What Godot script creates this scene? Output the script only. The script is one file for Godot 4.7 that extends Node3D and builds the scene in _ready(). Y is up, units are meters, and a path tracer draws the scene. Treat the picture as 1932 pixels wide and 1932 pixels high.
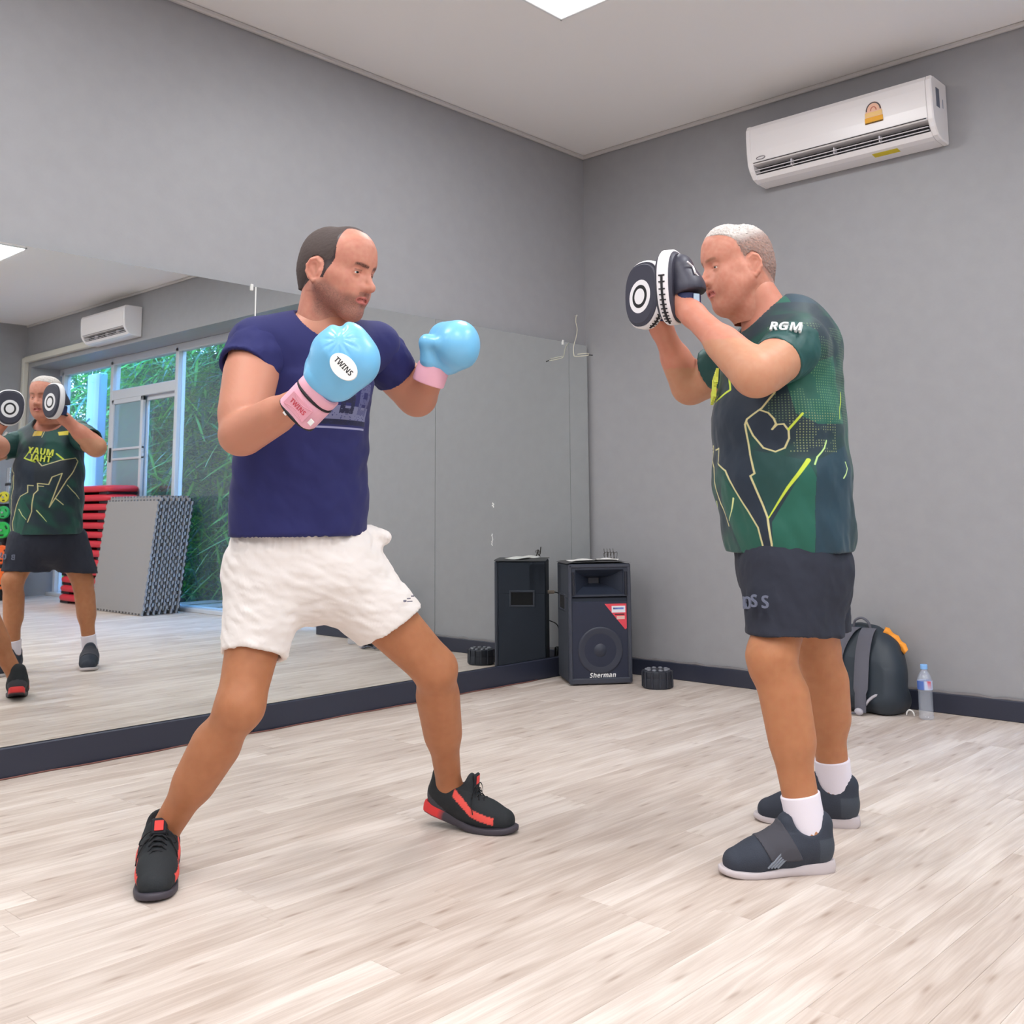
extends Node3D
# A grey-walled exercise studio with a mirrored wall: a man in boxing gloves spars with a trainer who holds up focus mitts.
# The corner of the mirror wall (x = 0) and the plain wall (z = 0) is the origin; metres, y up.

const ROOM_X := 8.7
const ROOM_Z := 7.4
const ROOM_Y := 3.22
const MIRROR_X := 0.03
var rng := RandomNumberGenerator.new()


func _ready() -> void:
	rng.seed = 20240
	var cam := Camera3D.new()
	cam.name = "camera"
	add_child(cam)
	cam.position = Vector3(4.032, 0.95, 5.024)
	cam.rotation_degrees = Vector3(7.232, 42.907, -0.391)
	cam.projection = Camera3D.PROJECTION_FRUSTUM
	cam.near = 0.1
	cam.far = 200.0
	cam.size = 0.1 * 1932.0 / 1943.0
	cam.frustum_offset = Vector2(0.0, -0.1 * 248.0 / 1943.0)
	cam.current = true

	var env := Environment.new()
	var sky_m := ProceduralSkyMaterial.new()
	sky_m.sky_top_color = Color(0.42, 0.66, 0.95)
	sky_m.sky_horizon_color = Color(0.80, 0.92, 1.0)
	sky_m.ground_bottom_color = Color(0.25, 0.3, 0.28)
	sky_m.ground_horizon_color = Color(0.55, 0.65, 0.65)
	sky_m.sky_energy_multiplier = 4.2
	sky_m.ground_energy_multiplier = 1.0
	var sky := Sky.new()
	sky.sky_material = sky_m
	env.sky = sky
	env.background_mode = Environment.BG_SKY
	env.tonemap_mode = Environment.TONE_MAPPER_LINEAR
	env.tonemap_exposure = 1.0
	env.sdfgi_enabled = true
	env.ssao_enabled = true
	env.ssil_enabled = true
	var we := WorldEnvironment.new()
	we.name = "world"
	we.environment = env
	add_child(we)

	build_ceiling_lights()
	build_room()
	build_windows()
	build_mirrors()
	build_fittings()
	build_garden()
	build_gym_kit()
	build_boxer()
	build_trainer()
# ---------------------------------------------------------------- geometry
class Geo:
	var v := PackedVector3Array()
	var n := PackedVector3Array()
	var uv := PackedVector2Array()
	var c := PackedColorArray()
	var ix := PackedInt32Array()
	var colour := Color.WHITE
	func put(p: Vector3, nn: Vector3, t := Vector2.ZERO) -> int:
		v.append(p); n.append(nn); uv.append(t); c.append(colour)
		return v.size() - 1
	func tri(a: int, b: int, d: int) -> void:
		ix.append(a); ix.append(b); ix.append(d)
	func face(pts: Array, t: Array = []) -> void:          # flat convex face, points clockwise seen from outside
		var nn := Vector3.ZERO
		for k in pts.size():
			var p: Vector3 = pts[k]
			var q: Vector3 = pts[(k + 1) % pts.size()]
			nn += q.cross(p)
		nn = nn.normalized()
		var f := v.size()
		for k in pts.size():
			put(pts[k], nn, t[k] if t.size() else Vector2.ZERO)
		for k in range(1, pts.size() - 1):
			tri(f, f + k, f + k + 1)
	func smooth(from_v: int, from_i: int) -> void:
		for k in range(from_v, v.size()):
			n[k] = Vector3.ZERO
		for k in range(from_i, ix.size(), 3):
			var a := v[ix[k]]
			var m := (v[ix[k + 2]] - a).cross(v[ix[k + 1]] - a)
			n[ix[k]] += m; n[ix[k + 1]] += m; n[ix[k + 2]] += m
		for k in range(from_v, v.size()):
			n[k] = n[k].normalized()
	func box(ctr: Vector3, size: Vector3, bevel := 0.0, basis := Basis.IDENTITY) -> void:
		var s := size * 0.5
		var b := minf(bevel, minf(s.x, minf(s.y, s.z)) * 0.9)
		var P := func(x: float, y: float, z: float, ax: int) -> Vector3:
			var q := Vector3(x * s.x, y * s.y, z * s.z)
			for k in 3:
				if k != ax: q[k] -= b * signf(q[k])
			return ctr + basis * q
		for ax in 3:
			for sg in [-1.0, 1.0]:
				var u := (ax + 1) % 3
				var w := (ax + 2) % 3
				var pts := []
				var uvs := []
				for cr in [[-1.0, -1.0], [1.0, -1.0], [1.0, 1.0], [-1.0, 1.0]]:
					var q := [0.0, 0.0, 0.0]
					q[ax] = sg; q[u] = cr[0]; q[w] = cr[1]
					pts.append(P.call(q[0], q[1], q[2], ax))
					uvs.append(Vector2(0.5 + 0.5 * cr[0], 0.5 + 0.5 * cr[1]))
				if sg > 0.0:
					pts.reverse(); uvs.reverse()
				face(pts, uvs)
		if b <= 0.0: return
		for ax in 3:                                        # twelve bevels
			var u := (ax + 1) % 3
			var w := (ax + 2) % 3
			for su in [-1.0, 1.0]:
				for sw in [-1.0, 1.0]:
					var q := [0.0, 0.0, 0.0]
					q[u] = su; q[w] = sw
					q[ax] = -1.0
					var a0: Vector3 = P.call(q[0], q[1], q[2], u)
					var a1: Vector3 = P.call(q[0], q[1], q[2], w)
					q[ax] = 1.0
					var b0: Vector3 = P.call(q[0], q[1], q[2], u)
					var b1: Vector3 = P.call(q[0], q[1], q[2], w)
					# a point of ax-plane is inset along ax, use it as it is
					if su * sw > 0.0: face([a0, b0, b1, a1])
					else: face([a0, a1, b1, b0])
		for sx in [-1.0, 1.0]:
			for sy in [-1.0, 1.0]:
				for sz in [-1.0, 1.0]:
					var a: Vector3 = P.call(sx, sy, sz, 0)
					var d: Vector3 = P.call(sx, sy, sz, 1)
					var e: Vector3 = P.call(sx, sy, sz, 2)
					if sx * sy * sz > 0.0: face([a, e, d])
					else: face([a, d, e])
	func rings(rows: Array, cap0 := true, cap1 := true, closed := true, us := 1.0, vs := 1.0) -> void:
		# rows: arrays of points; seen from outside the ring runs counter-clockwise when looking back from the last row
		var f := v.size()
		var fi := ix.size()
		var m: int = rows[0].size()
		var w := m + 1 if closed else m
		for r in rows.size():
			for k in w:
				put(rows[r][k % m], Vector3.UP, Vector2(us * float(k) / (w - 1), vs * float(r) / maxf(1.0, rows.size() - 1)))
		for r in rows.size() - 1:
			for k in w - 1:
				var a := f + r * w + k
				tri(a, a + w, a + 1)
				tri(a + 1, a + w, a + w + 1)
		smooth(f, fi)
		if closed:
			for r in rows.size():
				var s := (n[f + r * w] + n[f + r * w + m]).normalized()
				n[f + r * w] = s; n[f + r * w + m] = s
		for e in 2:
			if (e == 0 and not cap0) or (e == 1 and not cap1): continue
			var ring = rows[0] if e == 0 else rows[-1]
			var mid := Vector3.ZERO
			for p in ring: mid += p
			mid /= m
			var g := v.size()
			var gi := ix.size()
			put(mid, Vector3.UP)
			for p in ring: put(p, Vector3.UP)
			for k in m:
				var a := g + 1 + k
				var b := g + 1 + (k + 1) % m
				if e == 0: tri(g, a, b)
				else: tri(g, b, a)
			smooth(g, gi)
	func tube(pts: Array, r, sides := 8, caps := true, flat := 1.0, up := Vector3.UP) -> void:
		var rows := []
		var u0 := Vector3.ZERO
		for k in pts.size():
			var t: Vector3 = (pts[mini(k + 1, pts.size() - 1)] - pts[maxi(k - 1, 0)]).normalized()
			if k == 0:
				u0 = up if absf(up.dot(t)) < 0.95 else Vector3.RIGHT
			u0 = (u0 - t * u0.dot(t)).normalized()
			var w := t.cross(u0)
			var rr: float = r[k] if r is Array else r
			var ring := []
			for s in sides:
				var a := TAU * s / sides
				ring.append(pts[k] + u0 * cos(a) * rr * flat + w * sin(a) * rr)
			rows.append(ring)
		rings(rows, caps, caps)
	func lathe(prof: Array, at: Vector3, basis := Basis.IDENTITY, sides := 24) -> void:   # prof: Vector2(radius, height), from the foot up
		var rows := []
		for p in prof:
			var ring := []
			for s in sides:
				var a := TAU * s / sides
				ring.append(at + basis * Vector3(cos(a) * p.x, p.y, -sin(a) * p.x))
			rows.append(ring)
		rings(rows, prof[0].x > 0.0005, prof[-1].x > 0.0005)
	func prism(poly: PackedVector2Array, z0: float, z1: float, bevel := 0.0, xf := Transform3D.IDENTITY, smooth_side := false) -> void:
		if Geometry2D.is_polygon_clockwise(poly): poly.reverse()
		var inner := poly
		if bevel > 0.0:
			inner = PackedVector2Array()
			var m := poly.size()
			for k in m:
				var d0 := (poly[k] - poly[(k + m - 1) % m]).normalized()
				var d1 := (poly[(k + 1) % m] - poly[k]).normalized()
				var o0 := Vector2(-d0.y, d0.x)
				var o1 := Vector2(-d1.y, d1.x)
				var o := (o0 + o1)
				o = o / maxf(0.3, 0.5 * o.length_squared())
				inner.append(poly[k] + o * bevel)
		var lo := Vector2(1e9, 1e9)
		var hi := -lo
		for p in poly:
			lo = lo.min(p); hi = hi.max(p)
		var span := hi - lo
		var tris := Geometry2D.triangulate_polygon(inner)
		for e in 2:
			var z := z1 if e == 1 else z0
			var nn := (xf.basis * Vector3(0, 0, 1.0 if e == 1 else -1.0)).normalized()
			var f := v.size()
			for p in inner: put(xf * Vector3(p.x, p.y, z), nn, Vector2((p.x - lo.x) / span.x, 1.0 - (p.y - lo.y) / span.y))
			for k in range(0, tris.size(), 3):
				if e == 1: tri(f + tris[k], f + tris[k + 2], f + tris[k + 1])
				else: tri(f + tris[k], f + tris[k + 1], f + tris[k + 2])
			# triangulation is counter-clockwise for a counter-clockwise polygon
		var levels := [[inner, z0], [poly, z0 + bevel], [poly, z1 - bevel], [inner, z1]] if bevel > 0.0 else [[poly, z0], [poly, z1]]
		var f0 := v.size()
		var i0 := ix.size()
		for l in levels.size() - 1:
			for k in poly.size():
				var k2 := (k + 1) % poly.size()
				var a: Vector2 = levels[l][0][k]
				var b: Vector2 = levels[l][0][k2]
				var a2: Vector2 = levels[l + 1][0][k]
				var b2: Vector2 = levels[l + 1][0][k2]
				face([xf * Vector3(a.x, a.y, levels[l][1]), xf * Vector3(a2.x, a2.y, levels[l + 1][1]), xf * Vector3(b2.x, b2.y, levels[l + 1][1]), xf * Vector3(b.x, b.y, levels[l][1])])
		if smooth_side:                                     # average the normals of side vertices that share a place
			var sum := {}
			for k in range(f0, v.size()):
				var key := Vector3i(v[k] * 20000.0)
				sum[key] = sum.get(key, Vector3.ZERO) + n[k]
			for k in range(f0, v.size()):
				n[k] = (sum[Vector3i(v[k] * 20000.0)] as Vector3).normalized()
	func ball(ctr: Vector3, r: Vector3, sides := 16, basis := Basis.IDENTITY) -> void:
		var rows := []
		for k in range(1, sides / 2):
			var a := PI * k / (sides / 2)
			var ring := []
			for s in sides:
				var b := TAU * s / sides
				ring.append(ctr + basis * Vector3(cos(b) * sin(a) * r.x, -cos(a) * r.y, -sin(b) * sin(a) * r.z))
			rows.append(ring)
		var tip0 := ctr + basis * Vector3(0, -r.y, 0)
		var tip1 := ctr + basis * Vector3(0, r.y, 0)
		var r0 := []
		var r1 := []
		for s in sides:
			r0.append(tip0); r1.append(tip1)
		rows.push_front(r0); rows.push_back(r1)
		rings(rows, false, false)
	func join(o: Geo, xf := Transform3D.IDENTITY) -> void:
		var f := v.size()
		for k in o.v.size():
			v.append(xf * o.v[k]); n.append((xf.basis * o.n[k]).normalized()); uv.append(o.uv[k]); c.append(o.c[k])
		for k in o.ix: ix.append(f + k)
	func mesh() -> ArrayMesh:
		var a := []
		a.resize(Mesh.ARRAY_MAX)
		a[Mesh.ARRAY_VERTEX] = v; a[Mesh.ARRAY_NORMAL] = n; a[Mesh.ARRAY_TEX_UV] = uv; a[Mesh.ARRAY_COLOR] = c; a[Mesh.ARRAY_INDEX] = ix
		var m := ArrayMesh.new()
		m.add_surface_from_arrays(Mesh.PRIMITIVE_TRIANGLES, a)
		return m


# a signed distance field on a grid, built from tapered capsules and meshed as surface nets
class Field:
	var o: Vector3
	var h: float
	var nx: int
	var ny: int
	var nz: int
	var f := PackedFloat32Array()
	func _init(lo: Vector3, hi: Vector3, cell: float) -> void:
		o = lo; h = cell
		nx = int(ceil((hi.x - lo.x) / cell)) + 1
		ny = int(ceil((hi.y - lo.y) / cell)) + 1
		nz = int(ceil((hi.z - lo.z) / cell)) + 1
		f.resize(nx * ny * nz)
		f.fill(1.0)
	# a to b with radii ra, rb; k blends; flat squeezes the section along fn to a share q
	func cone(a: Vector3, b: Vector3, ra: float, rb: float, k := 0.02, fn := Vector3.ZERO, q := 1.0, carve := false) -> void:
		var m := maxf(ra, rb) * maxf(1.0, q)
		var pad := Vector3.ONE * (m + k + 3.0 * h)
		var lo := ((a.min(b) - pad - o) / h).floor()
		var hi := ((a.max(b) + pad - o) / h).ceil()
		var x0 := maxi(0, int(lo.x))
		var y0 := maxi(0, int(lo.y))
		var z0 := maxi(0, int(lo.z))
		var x1 := mini(nx - 1, int(hi.x))
		var y1 := mini(ny - 1, int(hi.y))
		var z1 := mini(nz - 1, int(hi.z))
		var ab := b - a
		var ll := maxf(ab.length_squared(), 1e-9)
		var flat := q != 1.0
		var gain := 1.0 / q - 1.0
		var dr := rb - ra
		var ik := 1.0 / k if k > 0.0 else 0.0
		var soft := 0.5 * (1.0 + q) if flat else 1.0
		for z in range(z0, z1 + 1):
			for y in range(y0, y1 + 1):
				var idx := (z * ny + y) * nx + x0
				var p := Vector3(o.x + x0 * h - a.x, o.y + y * h - a.y, o.z + z * h - a.z)
				for x in range(x0, x1 + 1):
					var t := clampf(p.dot(ab) / ll, 0.0, 1.0)
					var r := p - ab * t
					if flat: r += fn * (fn.dot(r) * gain)
					var d := (r.length() - ra - dr * t) * soft
					var g := f[idx]
					if carve:
						d = -d
						var e := maxf(k - absf(g - d), 0.0) * ik
						f[idx] = maxf(g, d) + e * e * k * 0.25
					else:
						var e := maxf(k - absf(g - d), 0.0) * ik
						f[idx] = minf(g, d) - e * e * k * 0.25
					idx += 1
					p.x += h
	func cut(nrm: Vector3, at: Vector3) -> void:            # removes what lies on the side nrm points to
		var dd := nrm.dot(at)
		var idx := 0
		for z in nz:
			for y in ny:
				var base := nrm.y * (o.y + y * h) + nrm.z * (o.z + z * h) - dd
				for x in nx:
					f[idx] = maxf(f[idx], base + nrm.x * (o.x + x * h))
					idx += 1
	func each(fn: Callable, band := 0.05) -> void:          # fn(p, value) -> value, near the surface only
		var idx := 0
		for z in nz:
			for y in ny:
				for x in nx:
					var g := f[idx]
					if absf(g) < band: f[idx] = fn.call(o + Vector3(x, y, z) * h, g)
					idx += 1
	func to_geo(geo: Geo, xf := Transform3D.IDENTITY, shade = null, move = null, map = null) -> void:
		var id := PackedInt32Array()
		id.resize(nx * ny * nz)
		id.fill(-1)
		var first := geo.v.size()
		var first_i := geo.ix.size()
		var pts := PackedVector3Array()
		var sy := nx
		var sz := nx * ny
		var lim := h * 5.0
		var co := [0, 1, sy, sy + 1, sz, sz + 1, sz + sy, sz + sy + 1]
		var ea := [0, 2, 4, 6, 0, 1, 4, 5, 0, 1, 2, 3]
		var eb := [1, 3, 5, 7, 2, 3, 6, 7, 4, 5, 6, 7]
		var corner := []
		for k in 8: corner.append(Vector3(k & 1, (k >> 1) & 1, k >> 2))
		for z in nz - 1:
			for y in ny - 1:
				var idx := (z * ny + y) * nx - 1
				for x in nx - 1:
					idx += 1
					var g := f[idx]
					if g > lim or g < -lim: continue
					var s := g < 0.0
					if (f[idx + 1] < 0.0) == s and (f[idx + sy] < 0.0) == s and (f[idx + sy + 1] < 0.0) == s and (f[idx + sz] < 0.0) == s and (f[idx + sz + 1] < 0.0) == s and (f[idx + sz + sy] < 0.0) == s and (f[idx + sz + sy + 1] < 0.0) == s:
						continue
					var sum := Vector3.ZERO
					var cnt := 0
					for e in 12:
						var fa := f[idx + co[ea[e]]]
						var fb := f[idx + co[eb[e]]]
						if (fa < 0.0) != (fb < 0.0):
							sum += (corner[ea[e]] as Vector3).lerp(corner[eb[e]], fa / (fa - fb))
							cnt += 1
					id[idx] = pts.size()
					pts.append(o + (Vector3(x, y, z) + sum / cnt) * h)
		for k in pts.size():
			geo.v.append(pts[k]); geo.n.append(Vector3.UP); geo.uv.append(Vector2.ZERO); geo.c.append(geo.colour)
		for z in range(1, nz - 1):
			for y in range(1, ny - 1):
				var idx := (z * ny + y) * nx
				for x in range(1, nx - 1):
					idx += 1
					var g := f[idx]
					if g > lim or g < -lim: continue
					var s := g < 0.0
					for ax in 3:
						var st: int = [1, sy, sz][ax]
						if (f[idx + st] < 0.0) == s: continue
						var u: int = [sy, sz, 1][ax]
						var w: int = [sz, 1, sy][ax]
						var a := id[idx]
						var b := id[idx - u]
						var d := id[idx - u - w]
						var e := id[idx - w]
						if a < 0 or b < 0 or d < 0 or e < 0: continue
						if s:
							geo.tri(first + a, first + d, first + b); geo.tri(first + a, first + e, first + d)
						else:
							geo.tri(first + a, first + b, first + d); geo.tri(first + a, first + d, first + e)
		geo.smooth(first, first_i)
		if move != null:
			for k in range(first, geo.v.size()):
				geo.v[k] += geo.n[k] * (move.call(geo.v[k], geo.n[k]) as float)
			geo.smooth(first, first_i)
		for k in range(first, geo.v.size()):
			if shade != null: geo.c[k] = shade.call(geo.v[k], geo.n[k])
			if map != null: geo.uv[k] = map.call(geo.v[k], geo.n[k])
			geo.v[k] = xf * geo.v[k]
			geo.n[k] = (xf.basis * geo.n[k]).normalized()


# ---------------------------------------------------------------- nodes and materials
var used := {}
func numbered(called: String) -> String:
	used[called] = used.get(called, -1) + 1
	return called if used[called] == 0 else "%s_%03d" % [called, used[called]]

func add(called: String, geo, m: Material, parent: Node = self) -> MeshInstance3D:
	var o := MeshInstance3D.new()
	o.name = numbered(called) if parent == self else called
	o.mesh = geo.mesh() if geo is Geo else geo
	o.material_override = m
	parent.add_child(o, true)
	return o

func tag(o: Node, label: String, category: String, group := "") -> Node:
	o.set_meta("label", label); o.set_meta("category", category)
	if group != "": o.set_meta("group", group)
	return o

func thing(called: String, at: Vector3, label: String, category: String, group := "", basis := Basis.IDENTITY) -> Node3D:
	var o := Node3D.new()
	o.name = numbered(called)
	add_child(o)
	o.transform = Transform3D(basis, at)
	tag(o, label, category, group)
	return o

func struct(called: String, geo, m: Material, label := "") -> MeshInstance3D:
	var o := add(called, geo, m)
	o.set_meta("kind", "structure")
	if label != "": o.set_meta("label", label)
	return o

func twin(root: Node3D, at: Transform3D, label: String) -> Node3D:
	var r := root.duplicate() as Node3D
	r.name = numbered(String(root.name))
	add_child(r)
	r.transform = at
	r.set_meta("label", label)
	return r

func mat(c: Color, rough := 0.6, metal := 0.0) -> StandardMaterial3D:
	var m := StandardMaterial3D.new()
	m.albedo_color = c
	m.roughness = rough
	m.metallic = metal
	return m

func rgb8(r: int, g: int, b: int) -> Color:
	return Color8(r, g, b)

func noise_tex(freq: float, octaves := 3, size := 512, ramp: Array = [], sd := 1, bump := false) -> NoiseTexture2D:
	var fnl := FastNoiseLite.new()
	fnl.seed = sd
	fnl.noise_type = FastNoiseLite.TYPE_SIMPLEX_SMOOTH
	fnl.frequency = freq
	fnl.fractal_octaves = octaves
	var t := NoiseTexture2D.new()
	t.width = size; t.height = size
	t.seamless = true
	t.noise = fnl
	t.as_normal_map = bump
	if ramp.size():
		var g := Gradient.new()
		g.offsets = PackedFloat32Array([0.0, 1.0])
		g.colors = PackedColorArray([ramp[0], ramp[1]])
		t.color_ramp = g
	return t

func cloth(c: Color, sd := 3, scale := 60.0, depth := 0.06, sheen := 0.25) -> StandardMaterial3D:
	var m := mat(c, 0.85)
	m.uv1_triplanar = true
	m.uv1_scale = Vector3.ONE * scale * 0.1
	m.heightmap_enabled = true
	m.heightmap_texture = noise_tex(0.12, 2, 256, [], sd)
	m.heightmap_scale = depth
	m.rim_enabled = true
	m.rim = sheen
	m.rim_tint = 0.7
	return m

func image_mat(img: Image, rough := 0.6) -> StandardMaterial3D:
	img.generate_mipmaps()
	var m := mat(Color.WHITE, rough)
	m.albedo_texture = ImageTexture.create_from_image(img)
	return m

func lettering(text: String, height: float, m: Material, parent: Node, xf: Transform3D, called := "lettering", depth := 0.002, serif := false) -> MeshInstance3D:
	var t := TextMesh.new()
	var font := SystemFont.new()
	font.font_names = PackedStringArray(["Droid Serif" if serif else "Droid Sans"])
	font.font_weight = 700
	t.font = font
	t.text = text
	t.font_size = 64
	t.pixel_size = height / 48.0
	t.depth = depth
	var o := add(called, t, m, parent)
	o.transform = xf
	return o

func facing(z: Vector3, up := Vector3.UP) -> Basis:      # a basis whose z points along z
	z = z.normalized()
	var x := up.cross(z).normalized()
	return Basis(x, z.cross(x), z)


# ---------------------------------------------------------------- the room
func build_ceiling_lights() -> void:
	var glow := mat(Color(1, 1, 1), 0.5)
	glow.emission_enabled = true
	glow.emission = Color(0.985, 0.99, 1.0)
	glow.emission_energy_multiplier = 2.2
	var rim := mat(rgb8(225, 225, 225), 0.5)
	var where := [[0, "nearest the mirror"], [1, "second from the mirror"], [2, "third from the mirror"], [3, "farthest from the mirror"]]
	var rows := ["row by the plain wall", "middle row", "row behind the camera"]
	for r in 3:
		for k in 4:
			var at := Vector3(1.42 + 1.905 * k, ROOM_Y - 0.002, 1.84 + 2.15 * r)
			var t := thing("ceiling_light", at, "square white ceiling light panel, %s, %s" % [rows[r], where[k][1]], "ceiling light", "square light panels in the ceiling")
			var f := Geo.new()
			for s in 4:
				var b := Basis(Vector3.UP, s * PI / 2)
				f.box(b * Vector3(0, -0.006, 0.294), Vector3(0.6, 0.012, 0.012), 0.002, b)
			add("frame", f, rim, t)
			var d := Geo.new()
			d.box(Vector3(0, -0.004, 0), Vector3(0.576, 0.006, 0.576))
			add("diffuser", d, glow, t)
			var l := AreaLight3D.new()
			l.name = "panel_light"
			l.area_size = Vector2(0.57, 0.57)
			l.light_energy = 2.75
			l.light_color = Color(0.985, 0.99, 1.0)
			l.area_range = 20.0
			l.area_attenuation = 2.0
			l.shadow_enabled = true
			t.add_child(l)
			l.position = Vector3(0, -0.014, 0)
			l.rotation_degrees = Vector3(-90, 0, 0)


func wood_atlas() -> Image:                               # eight pale oak boards, one under the other
	var img := Image.create(1024, 1024, false, Image.FORMAT_RGB8)
	var a := FastNoiseLite.new()
	a.noise_type = FastNoiseLite.TYPE_SIMPLEX_SMOOTH
	a.frequency = 1.0
	a.fractal_octaves = 3
	var b := FastNoiseLite.new()
	b.noise_type = FastNoiseLite.TYPE_SIMPLEX_SMOOTH
	b.seed = 5
	b.frequency = 1.0
	b.fractal_octaves = 2
	var light := Color(0.885, 0.838, 0.800)
	var dark := Color(0.640, 0.560, 0.505)
	for row in 8:
		var tone := [0.0, 0.09, -0.08, 0.04, -0.12, 0.06, -0.03, 0.13][row] as float
		var knots := []
		for k in 2 + row % 2:
			knots.append(Vector2(fposmod(row * 377.0 + k * 431.0 + 97.0, 1024.0), 20.0 + fposmod(row * 53.0 + k * 67.0, 88.0)))
		for y in 128:
			for x in 1024:
				var px := float(x)
				var py := float(y)
				var swirl := 0.0
				var knot := 0.0
				for q in knots:
					var dx: float = (px - q.x) / 26.0
					var dy: float = (py - q.y) / 7.0
					var e := exp(-(dx * dx * 0.12 + dy * dy * 0.10))
					swirl += e * 9.0 * signf(dy)
					knot += exp(-(dx * dx * 1.2 + dy * dy))
				var yy := py + swirl + 16.0 * a.get_noise_2d(px * 0.0016 + row * 9.0, py * 0.005)
				var fine := b.get_noise_2d(px * 0.0055 + row * 31.0, yy * 0.13 + row * 40.0)
				var mid := a.get_noise_2d(px * 0.0022 + row * 17.0, yy * 0.034 + row * 11.0)
				var broad := a.get_noise_2d(px * 0.0024 - row * 7.0, py * 0.008 + row * 23.0)
				var pore := maxf(0.0, b.get_noise_2d(px * 0.014 + row * 3.0, yy * 0.42) - 0.40)
				var t := 0.28 + tone + 0.11 * fine + 0.22 * mid + 0.26 * broad + 0.28 * pore + 0.5 * knot
				img.set_pixel(x, row * 128 + y, light.lerp(dark, clampf(t, 0.0, 1.0)))
	return img


func build_floor() -> void:
	var under := Geo.new()
	under.box(Vector3(ROOM_X * 0.5, -0.054, ROOM_Z * 0.5 - 0.25), Vector3(ROOM_X + 0.4, 0.1, ROOM_Z + 0.9))
	var fl := struct("floor", under, mat(rgb8(150, 132, 118), 0.8), "pale wood-look plank floor")
	var m := image_mat(wood_atlas(), 0.42)
	m.metallic_specular = 0.45
	var pw := 0.0985
	var len := 1.2
	var kinds := []
	for k in 16:                                           # sixteen boards cut from the eight prints, half of them turned round
		var g := Geo.new()
		g.box(Vector3(0, -0.002, 0), Vector3(pw - 0.0006, 0.004, len - 0.0006), 0.0006)
		for i in g.v.size():
			var u := 0.5 + g.v[i].z / len
			var w := (0.5 + g.v[i].x / pw) * 0.98 + 0.01
			if k >= 8:
				u = 1.0 - u; w = 1.0 - w
			g.uv[i] = Vector2(u, (k % 8 + w) / 8.0)
		kinds.append(g)
	var meshes := []
	for g in kinds: meshes.append(g.mesh())
	var spots := []
	var cols := int(ROOM_X / pw)
	for cx in cols:
		var x := 0.045 + pw * (cx + 0.5)
		var off := fposmod(cx * 0.437 + 0.31 * sin(cx * 2.3), 1.0) * len
		var z := -0.42 - off
		while z < ROOM_Z:
			spots.append([x, z + len * 0.5, rng.randi() % 16])
			z += len
	var eye := Vector3(4.032, 0.95, 5.024)
	var fwd := Vector3(-sin(deg_to_rad(42.9)), 0, -cos(deg_to_rad(42.9)))
	var seen := []
	var rest := []
	for s in spots:
		var d := Vector3(s[0], 0, s[1]) - eye
		var along := d.dot(fwd)
		var side := absf(d.dot(Vector3(-fwd.z, 0, fwd.x)))
		if along > 1.0 and side < along * 0.5 + 0.7 and s[1] > 0.0: seen.append([along, s])
		else: rest.append(s)
	seen.sort_custom(func(p, q): return p[0] < q[0])
	while seen.size() > 290: rest.append(seen.pop_back()[1])
	for e in seen:
		var s = e[1]
		var o := add("plank", meshes[s[2]], m, fl)
		o.position = Vector3(s[0], 0.0, s[1])
	var far := Geo.new()
	for s in rest: far.join(kinds[s[2]], Transform3D(Basis.IDENTITY, Vector3(s[0], 0.0, s[1])))
	add("planks_beyond", far, m, fl).set_meta("kind", "stuff")


func wall_paint() -> StandardMaterial3D:
	var m := mat(rgb8(158, 158, 161), 0.46)
	m.metallic_specular = 0.4
	m.uv1_triplanar = true
	m.uv1_world_triplanar = true
	m.uv1_scale = Vector3.ONE * 1.4
	m.heightmap_enabled = true
	m.heightmap_texture = noise_tex(0.09, 4, 512, [], 8)
	m.heightmap_scale = 0.012
	m.albedo_texture = noise_tex(0.012, 4, 512, [Color(0.975, 0.975, 0.975), Color(1, 1, 1)], 4)
	return m


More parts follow.
